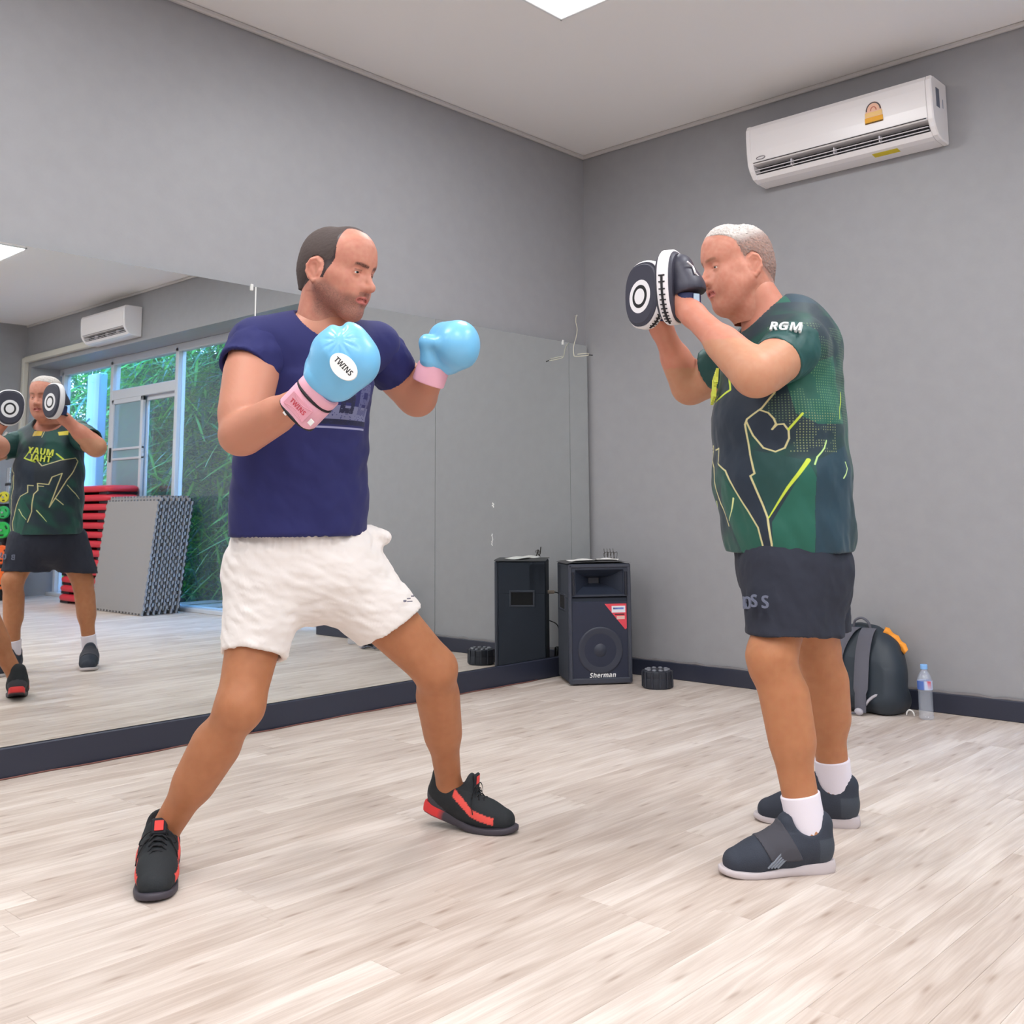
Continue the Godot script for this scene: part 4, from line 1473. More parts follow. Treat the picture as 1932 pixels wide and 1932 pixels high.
	stroke(img, [Vector2(621.1, 552.3), Vector2(604.6, 590.2), Vector2(582.6, 619.0)], 3.2, rgb8(226, 232, 160), 1.5)
	stroke(img, [Vector2(903.7, 448.2), Vector2(910.9, 466.8), Vector2(892.3, 495.7)], 2.2, rgb8(200, 230, 150))
	stroke(img, [Vector2(583.3, 159.5), Vector2(612.7, 221.6), Vector2(534.5, 252.4)], 4.0, lime)
	stroke(img, [Vector2(932.6, 235.0), Vector2(897.9, 318.6)], 2.0, lime)
	# breast: badge, crest and the figure's raised knee, as the mirror shows them
	fill_shape(img, [Vector2(540.9, 229.5), Vector2(493.4, 274.1), Vector2(417.1, 234.9), Vector2(310.8, 219.2), Vector2(343.1, 308.5), Vector2(422.4, 448.4), Vector2(462.3, 550.9), Vector2(413.7, 328.0), Vector2(456.7, 356.2), Vector2(475.9, 393.9), Vector2(523.5, 387.1), Vector2(521.3, 441.7), Vector2(542.2, 465.4)], rgb8(34, 44, 54))
	stroke(img, [Vector2(540.9, 229.5), Vector2(506.5, 274.2), Vector2(417.1, 234.9), Vector2(330.2, 216.9), Vector2(318.0, 237.2), Vector2(385.5, 361.9), Vector2(462.7, 540.7), Vector2(411.3, 321.0), Vector2(457.1, 345.9), Vector2(470.7, 393.9), Vector2(523.5, 387.1), Vector2(519.0, 431.5), Vector2(537.0, 455.2), Vector2(549.0, 567.2), Vector2(575.1, 634.7)], 3.0, straw)
	fill_shape(img, [Vector2(600.5, 42.3), Vector2(532.1, 40.1), Vector2(533.4, 74.6), Vector2(595.5, 77.1)], rgb8(226, 190, 60))
	fill_shape(img, [Vector2(426.6, 47.9), Vector2(366.7, 37.2), Vector2(365.6, 65.1), Vector2(423.1, 72.1)], rgb8(228, 212, 80))
	stroke(img, [Vector2(589.0, 77.3), Vector2(574.3, -5.4), Vector2(531.6, -15.3), Vector2(513.7, 22.7), Vector2(527.5, 85.0)], 2.4, straw)
	stroke(img, [Vector2(635.6, -0.9), Vector2(600.7, -27.0), Vector2(562.8, -15.6), Vector2(612.0, 17.6)], 2.4, straw)
	stroke(img, [Vector2(381.4, 396.3), Vector2(308.8, 485.2)], 2.6, straw)
	stroke(img, [Vector2(436.6, 482.7), Vector2(398.5, 523.8)], 2.6, straw)
	stroke(img, [Vector2(521.9, 560.6), Vector2(472.1, 632.3)], 3.4, rgb8(220, 230, 150), 1.5)
	stroke(img, [Vector2(436.9, 194.0), Vector2(404.2, 227.5)], 5.0, lime)
	# two rows of slanted strokes stand for the painted lettering's brush marks
	return img

func build_trainer() -> void:
	var root := thing("person", Vector3(2.53, 0.0, 2.2), "grey-haired man in green jersey and dark shorts holding up focus mitts", "person")
	var front := Vector3(-0.80, 0, 0.60)
	var left := Vector3(0.60, 0, 0.80)
	var l_sh := Vector3(2.6700, 1.4111, 2.3717)
	var l_el := Vector3(2.6882, 1.2943, 2.6414)
	var l_wr := Vector3(2.4714, 1.4925, 2.5972)
	var r_sh := Vector3(2.4179, 1.4566, 2.1554)
	var r_el := Vector3(2.1618, 1.3501, 2.1477)
	var r_wr := Vector3(2.1890, 1.5180, 2.3409)
	var neck0 := Vector3(2.5442, 1.4725, 2.2702)
	var neck1 := Vector3(2.5031, 1.5824, 2.3083)
	var t0 := Vector3(2.5688, 1.4451, 2.2472)
	var t1 := Vector3(2.5547, 1.3575, 2.2604)
	var t2 := Vector3(2.5433, 1.1999, 2.2710)
	var t3 := Vector3(2.5468, 1.0441, 2.2678)
	var t4 := Vector3(2.5558, 0.8903, 2.2593)
	var t5 := Vector3(2.5601, 0.7687, 2.2554)
	var l_hip := Vector3(2.5953, 0.7815, 2.3455)
	var r_hip := Vector3(2.5329, 0.7781, 2.1441)
	var l_kn := Vector3(2.5881, 0.5505, 2.4342)
	var r_kn := Vector3(2.5213, 0.5260, 2.0321)
	var l_an := Vector3(2.647, 0.09, 2.388)
	var r_an := Vector3(2.523, 0.09, 1.966)
	var bb := bounds([l_sh, l_el, l_wr, r_sh, r_el, r_wr, neck1, l_hip, r_hip, l_kn, r_kn, l_an, r_an], 0.15)
	var f := Field.new(bb[0], bb[1], 0.007)
	f.cone(t1, t3, 0.150, 0.160, 0.05, left, 1.1)
	f.cone(t3, t5, 0.160, 0.140, 0.05, left, 1.1)
	f.cone(r_sh, l_sh, 0.050, 0.050, 0.05)
	f.cone(neck0, neck1, 0.076, 0.068, 0.04)
	f.cone(neck0, l_sh, 0.055, 0.045, 0.06)
	f.cone(neck0, r_sh, 0.055, 0.045, 0.06)
	for a in [[l_sh, l_el, l_wr], [r_sh, r_el, r_wr]]:
		var s: Vector3 = a[0]
		var e: Vector3 = a[1]
		var w: Vector3 = a[2]
		f.cone(s, e, 0.056, 0.050, 0.04)
		f.cone(s.lerp(e, 0.4), s.lerp(e, 0.8), 0.058, 0.056, 0.04)
		f.cone(e, w, 0.050, 0.034, 0.02)
		f.cone(e.lerp(w, 0.06), e.lerp(w, 0.5), 0.054, 0.045, 0.03)
		f.cone(w, w + (w - e).normalized() * 0.07, 0.034, 0.040, 0.02)
	for a in [[l_hip, l_kn, l_an], [r_hip, r_kn, r_an]]:
		var hp: Vector3 = a[0]
		var k: Vector3 = a[1]
		var an: Vector3 = a[2]
		f.cone(hp, k, 0.092, 0.062, 0.04)
		f.cone(k + front * 0.012, k + front * 0.012 - Vector3(0, 0.03, 0), 0.056, 0.050, 0.03)
		f.cone(k, an, 0.054, 0.046, 0.03, left, 0.86)
		f.cone(k.lerp(an, 0.22) - front * 0.020, k.lerp(an, 0.46) - front * 0.016, 0.054, 0.050, 0.05)
		f.cone(an, an + front * 0.05 - Vector3(0, 0.03, 0), 0.036, 0.030, 0.03)
	var g := Geo.new()
	f.to_geo(g, Transform3D.IDENTITY, func(p: Vector3, _n: Vector3) -> Color:
		var mott := 0.5 + 0.5 * wob.get_noise_3d(p.x * 30.0, p.y * 30.0, p.z * 30.0)
		var fine := wob.get_noise_3d(p.x * 120.0, p.y * 120.0, p.z * 120.0)
		var c := lin(202, 150, 120).lerp(lin(194, 134, 104), mott * 0.7)
		if p.y > 1.40: c = lin(208, 143, 120).lerp(lin(202, 130, 109), mott)
		if p.y < 0.8: c = lin(190, 132, 94).lerp(lin(172, 110, 75), mott * 0.7)
		return c.lerp(lin(196, 120, 96), maxf(0.0, fine) * 0.25))
	# HEAD TRAINER
	var look := {wide = 1.03, jaw = 1.10, chin = -0.004, cheek = 1.12, nose = 0.005, gape = 0.0062, jowl = 1.0, lid = 0.0030}
	var hf := make_head(look)
	hf.cone(Vector3(0, -0.03, -0.035), Vector3(0, -0.15, -0.050), 0.068, 0.070, 0.03)
	var face := facing(Vector3(-0.570, -0.10, 0.815)).scaled_local(Vector3(1.04, 1.09, 0.99))
	var hx := Transform3D(face, Vector3(2.4647, 1.6753, 2.3440))
	var keep := func(p: Vector3) -> float:
		if absf(p.x) > 0.060 and pow((p.z + 0.017) / 0.027, 2.0) + pow((p.y + 0.010) / 0.033, 2.0) < 1.0: return 0.01
		var zl := 0.085
		if p.y < 0.085: zl = lerpf(0.048, 0.085, clampf((p.y - 0.060) / 0.025, 0, 1))
		if absf(p.x) > 0.035 and p.y < 0.085: zl = lerpf(0.026, zl, clampf((p.y - 0.045) / 0.04, 0, 1))
		if p.y < 0.045: zl = lerpf(0.006, 0.026, clampf((p.y + 0.01) / 0.055, 0, 1))
		var yl := -0.010 if p.z > -0.004 else lerpf(-0.010, -0.066, clampf((-p.z - 0.030) / 0.05, 0, 1))
		return maxf(p.z - zl, yl - p.y)
	hf.to_geo(g, hx, func(p: Vector3, n: Vector3) -> Color:
		var grain := wob.get_noise_3d(p.x * 420.0, p.y * 420.0, p.z * 420.0)
		var soft := wob.get_noise_3d(p.x * 60.0, p.y * 60.0, p.z * 60.0)
		var c := lin(210, 150, 128).lerp(lin(202, 130, 109), clampf(0.45 + soft * 0.5, 0, 1))
		var lip := Vector3(p.x * 0.55, (p.y + 0.073) * 1.5, (p.z - 0.092) * 0.7).length()
		if lip < 0.0155 and p.z > 0.080: c = lin(200, 122, 112)
		if p.z > 0.076 and absf(p.y + 0.0728) < 0.0048 and absf(p.x) < 0.019 and n.z < 0.55: c = lin(84, 26, 28)
		var ax := absf(p.x)
		var brow := absf(p.y - (0.0150 + 0.16 * (ax - 0.012) - 5.5 * maxf(0.0, ax - 0.034) * (ax - 0.012)))
		if p.z > 0.050 and ax > 0.010 and ax < 0.050: c = c.lerp(lin(150, 108, 84), smoothstep(0.0050, 0.0015, brow) * clampf(0.6 + grain * 0.5, 0, 1) * smoothstep(0.052, 0.044, ax))
		var hr: float = keep.call(p)
		if hr < 0.004 and p.y > -0.08: c = c.lerp(lin(140, 122, 116), clampf(0.55 + grain * 0.5, 0, 1) * smoothstep(0.004, -0.010, hr))
		return c)
	eyes_into(g, hx, lin(70, 76, 80))
	var hair := make_hair(0.0030, 0.0030, keep, 1.03)
	for k in hair.v.size():                                # white on top, darker clipped sides
		var p := hair.v[k]
		var grain := wob.get_noise_3d(p.x * 300.0, p.y * 300.0, p.z * 120.0)
		var top := smoothstep(0.045, 0.085, p.y + 0.25 * p.z + grain * 0.010)
		var tip := lin(216, 208, 202).lerp(lin(150, 140, 136), clampf(0.3 + grain * 0.8, 0, 1))
		var side := lin(132, 116, 110).lerp(lin(172, 132, 118), clampf(0.4 + grain * 0.9, 0, 1))
		hair.c[k] = side.lerp(tip, top)
	var hm := mat(Color.WHITE, 0.75)
	hm.vertex_color_use_as_albedo = true
	# END HEAD
	part("body", g, skin_mat(), root)
	var ho := add("hair", hair, hm, root)
	ho.transform = root.transform.affine_inverse() * hx

	# jersey
	var hem := Vector3(2.6006, 0.8281, 2.3269)
	f = Field.new(Vector3(2.5433, 1.1218, 2.2710) - Vector3(0.36, 0.46, 0.36), Vector3(2.5433, 1.1218, 2.2710) + Vector3(0.36, 0.50, 0.36), 0.0065)
	f.cone(t0, t1, 0.1403, 0.1684, 0.03, left, 1.12)
	f.cone(t1, t2, 0.1684, 0.1887, 0.03, left, 1.10)
	f.cone(t2, t3, 0.1887, 0.1918, 0.03, left, 1.08)
	f.cone(t3, t4, 0.1918, 0.1793, 0.03, left, 1.10)
	f.cone(t4, t5, 0.1793, 0.1653, 0.03, left, 1.14)
	f.cone(r_sh, l_sh, 0.066, 0.066, 0.05)
	f.cone(neck0 - Vector3(0, 0.02, 0), l_sh + Vector3(0, 0.006, 0), 0.078, 0.066, 0.05)
	f.cone(neck0 - Vector3(0, 0.02, 0), r_sh + Vector3(0, 0.006, 0), 0.078, 0.066, 0.05)
	f.cone(Vector3(2.5866, 1.4978, 2.2307), Vector3(2.6194, 1.4334, 2.2003), 0.068, 0.082, 0.05, left, 1.6)
	var nd := (neck1 - neck0).normalized()
	var ndf := (nd + front * 0.25).normalized()
	f.cone(neck0 - ndf * 0.015 + front * 0.012, neck0 + ndf * 0.2, 0.086, 0.12, 0.006, Vector3.ZERO, 1.0, true)
	f.cut(Vector3.DOWN, Vector3(0, hem.y, 0))
	f.cone(t5, Vector3(t4.x, hem.y + 0.05, t4.z), 0.155, 0.165, 0.004, left, 1.12, true)
	var tee := Geo.new()
	var axis := Vector3(2.5467, 1.1217, 2.2678)
	f.to_geo(tee, Transform3D.IDENTITY, null, func(p: Vector3, n: Vector3) -> float:
		var low := smoothstep(1.25, 0.85, p.y)
		var q := (0.005 + 0.006 * low) * wob.get_noise_3d(p.x * 9.0 + p.y * 3.0, p.y * 2.5, p.z * 9.0 - p.y * 3.0)
		return (q + 0.002 * wob.get_noise_3d(p.x * 22.0, p.y * 14.0, p.z * 22.0)) * (1.0 - absf(n.y)), func(p: Vector3, _n: Vector3) -> Vector2:
		var d := p - axis
		return Vector2(0.5 + atan2(d.dot(left), d.dot(front)) / TAU, (1.5 - p.y) / 0.72))
	# no triangle may span the seam of the print at the back: repeat those corners
	var dup := {}
	for k in range(0, tee.ix.size(), 3):
		var us := [tee.uv[tee.ix[k]].x, tee.uv[tee.ix[k + 1]].x, tee.uv[tee.ix[k + 2]].x]
		if us.max() - us.min() > 0.5:
			for c in 3:
				var i := tee.ix[k + c]
				if tee.uv[i].x < 0.5:
					if not dup.has(i): dup[i] = tee.put(tee.v[i], tee.n[i], tee.uv[i] + Vector2(1, 0))
					tee.ix[k + c] = dup[i]
	var tm := image_mat(jersey_print(), 0.6)
	tm.rim_enabled = true
	tm.rim = 0.2
	tm.rim_tint = 0.6
	var ts := part("jersey", tee, tm, root)
	var green := cloth(rgb8(26, 74, 72), 9, 200.0, 0.005, 0.2)
	green.roughness = 0.6
	add("sleeve", sleeve_geo(l_sh + Vector3(0, 0.004, 0), l_sh.lerp(l_el, 0.25), Vector3(2.6787, 1.3474, 2.5137), 0.073, 0.070, 0.005, 5.0, Vector3(0, -0.1, 0)), green, ts)
	add("sleeve", sleeve_geo(r_sh, r_sh.lerp(r_el, 0.3), Vector3(2.2467, 1.3981, 2.1507), 0.074, 0.076, 0.005, 15.0), green, ts)
	add("collar", ring_band(neck0 + nd * 0.004 + front * 0.014, ndf, 0.092, 0.086, front, 0.011, 0.7), cloth(rgb8(30, 44, 52), 9, 200.0, 0.005, 0.2), ts)
	var pale := mat(rgb8(236, 240, 240), 0.6)
	var out := (left * 0.75 + Vector3(0, 0.55, 0) + front * 0.25).normalized()
	lettering("RGM", 0.030, pale, ts, Transform3D(facing(out).rotated(out, -0.14), Vector3(2.6969, 1.4412, 2.4900)), "sleeve_lettering", 0.013)
	var lime := mat(rgb8(214, 222, 84), 0.7)
	for row in [["MUAY", 1.330, 0.040], ["THAI", 1.288, 0.040]]:
		lettering(row[0], row[2], lime, ts, Transform3D(facing(front + Vector3(0, 0.08, 0)).rotated(front, 0.12), axis * Vector3(1, 0, 1) + Vector3(0, row[1], 0) + front * (0.184 if row[0] == "MUAY" else 0.190) + left * 0.005), "breast_lettering", 0.008)

	# shorts
	var dark := cloth(rgb8(38, 42, 56), 16, 200.0, 0.005, 0.15)
	var l_hem := Vector3(2.6010, 0.6044, 2.3948)
	var r_hem := Vector3(2.5264, 0.5805, 2.0546)
	var bs := bounds([l_hip, r_hip, l_hem, r_hem, t4], 0.17)
	f = Field.new(bs[0], bs[1], 0.0065)
	f.cone(t4, Vector3(2.5628, 0.7838, 2.2528), 0.1559, 0.1622, 0.03, left, 1.12)
	f.cone(l_hip, l_hem + (l_hem - l_hip) * 0.25, 0.128, 0.098, 0.04)
	f.cone(Vector3(2.6242, 0.7713, 2.2640), Vector3(2.6328, 0.5617, 2.2971), 0.088, 0.090, 0.05)
	f.cone(r_hip, r_hem + (r_hem - r_hip) * 0.25, 0.128, 0.098, 0.04)
	f.cone(Vector3(2.6123, 0.7834, 2.2068), Vector3(2.6160, 0.7229, 2.2034), 0.085, 0.075, 0.05, left, 1.7)
	f.cut((Vector3(0, -1, 0) + (l_hem - l_hip).normalized() * 0.3).normalized(), l_hem)
	f.cut(Vector3.UP, Vector3(0, hem.y + 0.03, 0))
	for a in [[l_hip, l_hem], [r_hip, r_hem]]:
		var d: Vector3 = (a[1] - a[0]).normalized()
		f.cone(a[1] - d * 0.05, a[1] + d * 0.1, 0.088, 0.090, 0.004, Vector3.ZERO, 1.0, true)
	var sg := Geo.new()
	f.to_geo(sg, Transform3D.IDENTITY, null, func(p: Vector3, _n: Vector3) -> float:
		return 0.005 * wob.get_noise_3d(p.x * 10.0, p.y * 7.0 + p.x * 8.0, p.z * 10.0) + 0.0015 * wob.get_noise_3d(p.x * 30.0, p.y * 30.0, p.z * 30.0))
	var so := part("shorts", sg, dark, root)
	var stitch := mat(rgb8(104, 110, 130), 0.7)
	for k in 4:                                            # raised letters running round the front of the near leg
		var spot: Vector3 = [Vector3(2.5253, 0.6938, 2.4652), Vector3(2.5566, 0.6981, 2.5044), Vector3(2.5832, 0.7058, 2.5137), Vector3(2.6177, 0.7050, 2.5158)][k]
		var nn: Vector3 = (spot - (l_hip + (l_hem - l_hip) * 0.6))
		nn.y = 0.0
		lettering("BOSS"[k], 0.034, stitch, so, Transform3D(facing(nn), spot), "leg_lettering", 0.004)

	# socks and shoes
	var wool := cloth(rgb8(236, 230, 240), 17, 120.0, 0.01, 0.3)
	for a in [[l_kn, l_an, Vector3(-0.652, 0, 0.759), Vector3(2.616, 0, 2.424), 1.0], [r_kn, r_an, Vector3(-0.894, 0, 0.449), Vector3(2.481, 0, 1.987), -1.0]]:
		var k: Vector3 = a[0]
		var an: Vector3 = a[1]
		var d := (k - an).normalized()
		var sock := Geo.new()
		var rows := []
		for q in [[-0.05, 0.046], [-0.02, 0.050], [0.0, 0.051], [0.03, 0.0515], [0.06, 0.0515], [0.085, 0.0515], [0.102, 0.0525], [0.106, 0.0515], [0.106, 0.044]]:
			var ring := []
			for s in 48:
				var b := TAU * s / 48.0
				var toe: Vector3 = a[2]
				var e1 := (toe - d * d.dot(toe)).normalized()
				var e2 := e1.cross(d)
				var r: float = q[1] + (0.0010 if s % 2 == 0 else 0.0)
				ring.append(an + d * (q[0] as float) + (e1 * cos(b) * r + e2 * sin(b) * r * 0.86))
			rows.append(ring)
		sock.rings(rows, false, false)
		part("sock", sock, wool, root)
		make_shoe(root, Transform3D(facing(a[2]).scaled_local(Vector3.ONE * 1.06), a[3]), 0.0, 1, a[4])
	build_mitts()


func build_mitts() -> void:
	var leather := mat(rgb8(58, 58, 72), 0.5)
	var pale := mat(rgb8(236, 233, 236), 0.5)
	var black := mat(rgb8(22, 22, 28), 0.6)
	var navy := mat(rgb8(34, 44, 86), 0.6)
	var steel := mat(rgb8(176, 198, 216), 0.4)
	var specs := [
		[Vector3(2.1831, 1.6191, 2.4146), Vector3(-0.23, 0.04, 0.97), "black focus mitt with white target rings facing the camera, trainer's far hand", 0.0],
		[Vector3(2.3956, 1.5833, 2.5858), Vector3(-0.95, 0.02, 0.22), "black focus mitt seen edge-on with white laced rim, in front of trainer's face", 1.0]]
	for sp in specs:
		var zc: Vector3 = sp[1].normalized()
		var t := thing("focus_mitt", sp[0], sp[2], "focus mitt", "pair of focus mitts on the trainer's hands", facing(zc, Vector3(0.03, 1, 0.0)))
		var out := PackedVector2Array()
		for k in 40:
			var a := TAU * k / 40.0
			var x := signf(cos(a)) * pow(absf(cos(a)), 0.82) * 0.080
			var y := signf(sin(a)) * pow(absf(sin(a)), 0.86) * 0.104
			x *= 1.0 + 0.10 * sin(a)
			out.append(Vector2(x, y))
		var scale := func(s: float) -> PackedVector2Array:
			var q := PackedVector2Array()
			for p in out: q.append(p * s)
			return q
		# a curved pad: face leans forward at top and bottom
		var g := Geo.new()
		g.prism(scale.call(1.0), -0.026, 0.014, 0.010, Transform3D.IDENTITY, true)
		add("pad_back", g, leather, t)
		g = Geo.new()
		g.prism(scale.call(1.035), -0.018, 0.016, 0.004, Transform3D.IDENTITY, true)
		var rim := add("rim", g, pale, t)
		g = Geo.new()
		g.prism(scale.call(0.975), 0.010, 0.026, 0.009, Transform3D.IDENTITY, true)
		add("pad_face", g, leather, t)
		for r in [[0.049, pale, 0.0265], [0.034, black, 0.0272], [0.0235, pale, 0.0279]]:
			g = Geo.new()
			var ring := PackedVector2Array()
			for k in 36: ring.append(Vector2(cos(TAU * k / 36.0) * (r[0] as float), sin(TAU * k / 36.0) * (r[0] as float) * 1.08 - 0.008))
			g.prism(ring, 0.020, r[2], 0.0004)
			add("target_ring", g, r[1], t)
		# black lacing down the camera side of the rim
		g = Geo.new()
		var pts := []
		for k in 12:
			var a := lerpf(0.15, -1.35, k / 11.0)
			pts.append(Vector3(signf(cos(a)) * pow(absf(cos(a)), 0.82) * 0.0835 * (1.0 + 0.10 * sin(a)), signf(sin(a)) * pow(absf(sin(a)), 0.86) * 0.108, -0.001))
		g.tube(pts, 0.0036, 6)
		for k in 11:
			var p: Vector3 = pts[k]
			g.tube([p + Vector3(0, 0, -0.009), p + Vector3(0.001, 0, 0.009)], 0.0020, 5)
		add("lacing", g, black, rim)
		# finger hood and wrist strap on the back
		var f := Field.new(Vector3(-0.1, -0.14, -0.12), Vector3(0.1, 0.11, 0.0), 0.004)
		f.cone(Vector3(0.0, 0.045, -0.028), Vector3(0.0, -0.010, -0.050), 0.050, 0.056, 0.0, Vector3.BACK, 0.75)
		f.cone(Vector3(0.0, -0.012, -0.052), Vector3(0.0, -0.045, -0.050), 0.054, 0.048, 0.02, Vector3.BACK, 0.8)
		f.cut(Vector3(0, -0.95, -0.25).normalized(), Vector3(0, -0.024, -0.05))
		f.cut(Vector3.BACK, Vector3(0, 0, -0.020))
		g = Geo.new()
		f.to_geo(g)
		add("finger_hood", g, leather, t)
		g = Geo.new()
		var rows := []
		for q in [[-0.026, 1.0], [-0.030, 1.03], [-0.070, 1.0], [-0.078, 1.04], [-0.084, 1.0]]:
			var ring := []
			for k in 24:
				var a := TAU * k / 24.0
				ring.append(Vector3(cos(a) * 0.046 * (q[1] as float), q[0], -0.046 + sin(a) * 0.036 * (q[1] as float)))
			rows.append(ring)
		g.rings(rows, false, false)
		var st := add("wrist_strap", g, navy, t)
		g = Geo.new()
		g.tube([Vector3(0.049, -0.082, -0.046)] + [Vector3(0.040, -0.083, -0.072), Vector3(0.0, -0.084, -0.084), Vector3(-0.040, -0.083, -0.072), Vector3(-0.049, -0.082, -0.046)], 0.005, 6)
		add("strap_binding", g, black, st)
		g = Geo.new()
		g.box(Vector3(0.026, -0.052, -0.082), Vector3(0.018, 0.046, 0.004), 0.001, Basis(Vector3.UP, 2.4))
		add("strap_tab", g, steel, st)
		g = Geo.new()
		for q in [[Vector3(0.020, 0.062, -0.066), Vector3(0.0, 0.050, -0.075)], [Vector3(0.0, 0.050, -0.075), Vector3(0.012, 0.030, -0.085)], [Vector3(0.012, 0.030, -0.085), Vector3(-0.012, 0.018, -0.090)], [Vector3(-0.012, 0.018, -0.090), Vector3(0.004, 0.0, -0.094)]]:
			g.tube([q[0] + Vector3(0.02, 0, 0.004), q[1] + Vector3(0.02, 0, 0.004)], 0.003, 5)
		add("printed_mark", g, pale, t)


# ---------------------------------------------------------------- fittings and things
func air_conditioner(at: Vector3, wide: float, label: String, stickers: int) -> void:
	var t := thing("air_conditioner", at, label, "air conditioner", "white split air conditioners on the grey wall")
	var shell := mat(rgb8(240, 236, 236), 0.22)
	var inside := mat(rgb8(26, 22, 28), 0.6)
	var slat := mat(rgb8(226, 222, 226), 0.3)
	var w := wide * 0.5
	# section in (z, y): back at z = 0, front at z = 0.2
	var sec := PackedVector2Array([Vector2(0.004, 0.0), Vector2(0.10, 0.004), Vector2(0.132, 0.014), Vector2(0.150, 0.036), Vector2(0.098, 0.046), Vector2(0.108, 0.086), Vector2(0.180, 0.086), Vector2(0.191, 0.096), Vector2(0.197, 0.15), Vector2(0.2, 0.24), Vector2(0.198, 0.278), Vector2(0.185, 0.300), Vector2(0.16, 0.305), Vector2(0.004, 0.305)])
	var g := Geo.new()
	var xf := Transform3D(Basis(Vector3(0, 0, 1), Vector3.UP, Vector3(-1, 0, 0)), Vector3.ZERO)   # section (z, y) swept along x
	g.prism(sec, -w + 0.03, w - 0.03, 0.0, xf)
	add("housing", g, shell, t)
	# end caps close the section, rounded towards the bottom
	var capsec := PackedVector2Array([Vector2(0.003, -0.001), Vector2(0.10, 0.003), Vector2(0.140, 0.016), Vector2(0.172, 0.052), Vector2(0.190, 0.085), Vector2(0.198, 0.15), Vector2(0.201, 0.24), Vector2(0.199, 0.279), Vector2(0.186, 0.301), Vector2(0.16, 0.306), Vector2(0.003, 0.306)])
	for s in [-1.0, 1.0]:
		g = Geo.new()
		if s > 0.0: g.prism(capsec, -w, -w + 0.032, 0.006, xf)
		else: g.prism(capsec, w - 0.032, w, 0.006, xf)
		add("end_cap", g, shell, t)
	g = Geo.new()
	g.box(Vector3(0, 0.066, 0.106), Vector3(wide - 0.07, 0.042, 0.012))
	add("outlet", g, inside, t)
	for k in 2:
		g = Geo.new()
		g.box(Vector3(0, 0.058 - 0.014 * k, 0.166 - 0.010 * k), Vector3(wide - 0.075, 0.004, 0.018), 0.001, Basis(Vector3.RIGHT, 0.25))
		add("louvre", g, slat, t)
	for k in 3:
		g = Geo.new()
		g.box(Vector3(-0.26 + k * 0.24, 0.060, 0.145), Vector3(0.006, 0.036, 0.03), 0.001)
		add("louvre_pivot", g, slat, t)
	for k in 11:
		g = Geo.new()
		g.box(Vector3(-w + 0.1 + k * (wide - 0.2) / 10.0, 0.066, 0.118), Vector3(0.003, 0.034, 0.012))
		add("vane", g, mat(rgb8(60, 54, 62), 0.6), t)
	g = Geo.new()
	g.box(Vector3(0, 0.0925, 0.1880), Vector3(wide - 0.075, 0.002, 0.008))
	add("panel_gap", g, inside, t)
	if stickers == 2:
		g = Geo.new()                                        # energy label: arch over an orange band
		var arch := PackedVector2Array()
		for k in 17: arch.append(Vector2(cos(PI * k / 16.0) * 0.040, 0.062 + sin(PI * k / 16.0) * 0.046))
		arch.append(Vector2(-0.046, 0.0)); arch.append(Vector2(0.046, 0.0))
		g.prism(arch, 0.0, 0.0012, 0.0)
		var lab := add("energy_label", g, mat(rgb8(246, 196, 168), 0.5), t)
		lab.transform = Transform3D(Basis(Vector3.RIGHT, 0.03), Vector3(0.215, 0.135, 0.1978))
		for q in [[0.0, 0.016, 0.092, 0.032, rgb8(244, 176, 34)], [0.0, 0.0035, 0.092, 0.007, rgb8(48, 42, 12)], [0.0, 0.046, 0.088, 0.022, rgb8(248, 206, 130)]]:
			g = Geo.new()
			g.box(Vector3(q[0], q[1], 0.0012), Vector3(q[2], q[3], 0.0008))
			add("printed_band", g, mat(q[4], 0.5), lab)
		g = Geo.new()
		var pts := []
		for k in 15: pts.append(Vector3(cos(PI * k / 14.0) * 0.036, 0.064 + sin(PI * k / 14.0) * 0.040, 0.0014))
		g.tube(pts, 0.0032, 5)
		add("printed_arc", g, mat(rgb8(84, 82, 88), 0.5), lab)
		g = Geo.new()
		pts = []
		for k in 15: pts.append(Vector3(cos(PI * k / 14.0) * 0.014, 0.064 + sin(PI * k / 14.0) * 0.018, 0.0014))
		g.tube(pts, 0.0026, 5)
		add("printed_arc", g, mat(rgb8(214, 130, 110), 0.5), lab)
		g = Geo.new()                                        # yellow sticker under the outlet
		g.box(Vector3(0.225, 0.0035, 0.095), Vector3(0.13, 0.0012, 0.040), 0.0, Basis(Vector3.RIGHT, -0.15))
		add("yellow_sticker", g, mat(rgb8(214, 190, 30), 0.5), t)
		g = Geo.new()                                        # oblong badge at the left
		var frame := []
		for k in 25:
			var a := TAU * k / 24.0
			frame.append(Vector3(-w + 0.085 + cos(a) * 0.026, 0.112 + sin(a) * 0.008, 0.1955))
		g.tube(frame, 0.0018, 5)
		add("badge", g, mat(rgb8(112, 104, 110), 0.4), t)
		g = Geo.new()                                        # grey grille window in the right-hand cap
		g.box(Vector3(w + 0.0004, 0.205, 0.125), Vector3(0.002, 0.095, 0.042), 0.0006)
		add("side_window", g, mat(rgb8(104, 110, 126), 0.5), t)
		g = Geo.new()
		g.box(Vector3(w + 0.0004, 0.19, 0.062), Vector3(0.002, 0.045, 0.010), 0.0006)
		add("side_slot", g, mat(rgb8(150, 154, 164), 0.5), t)


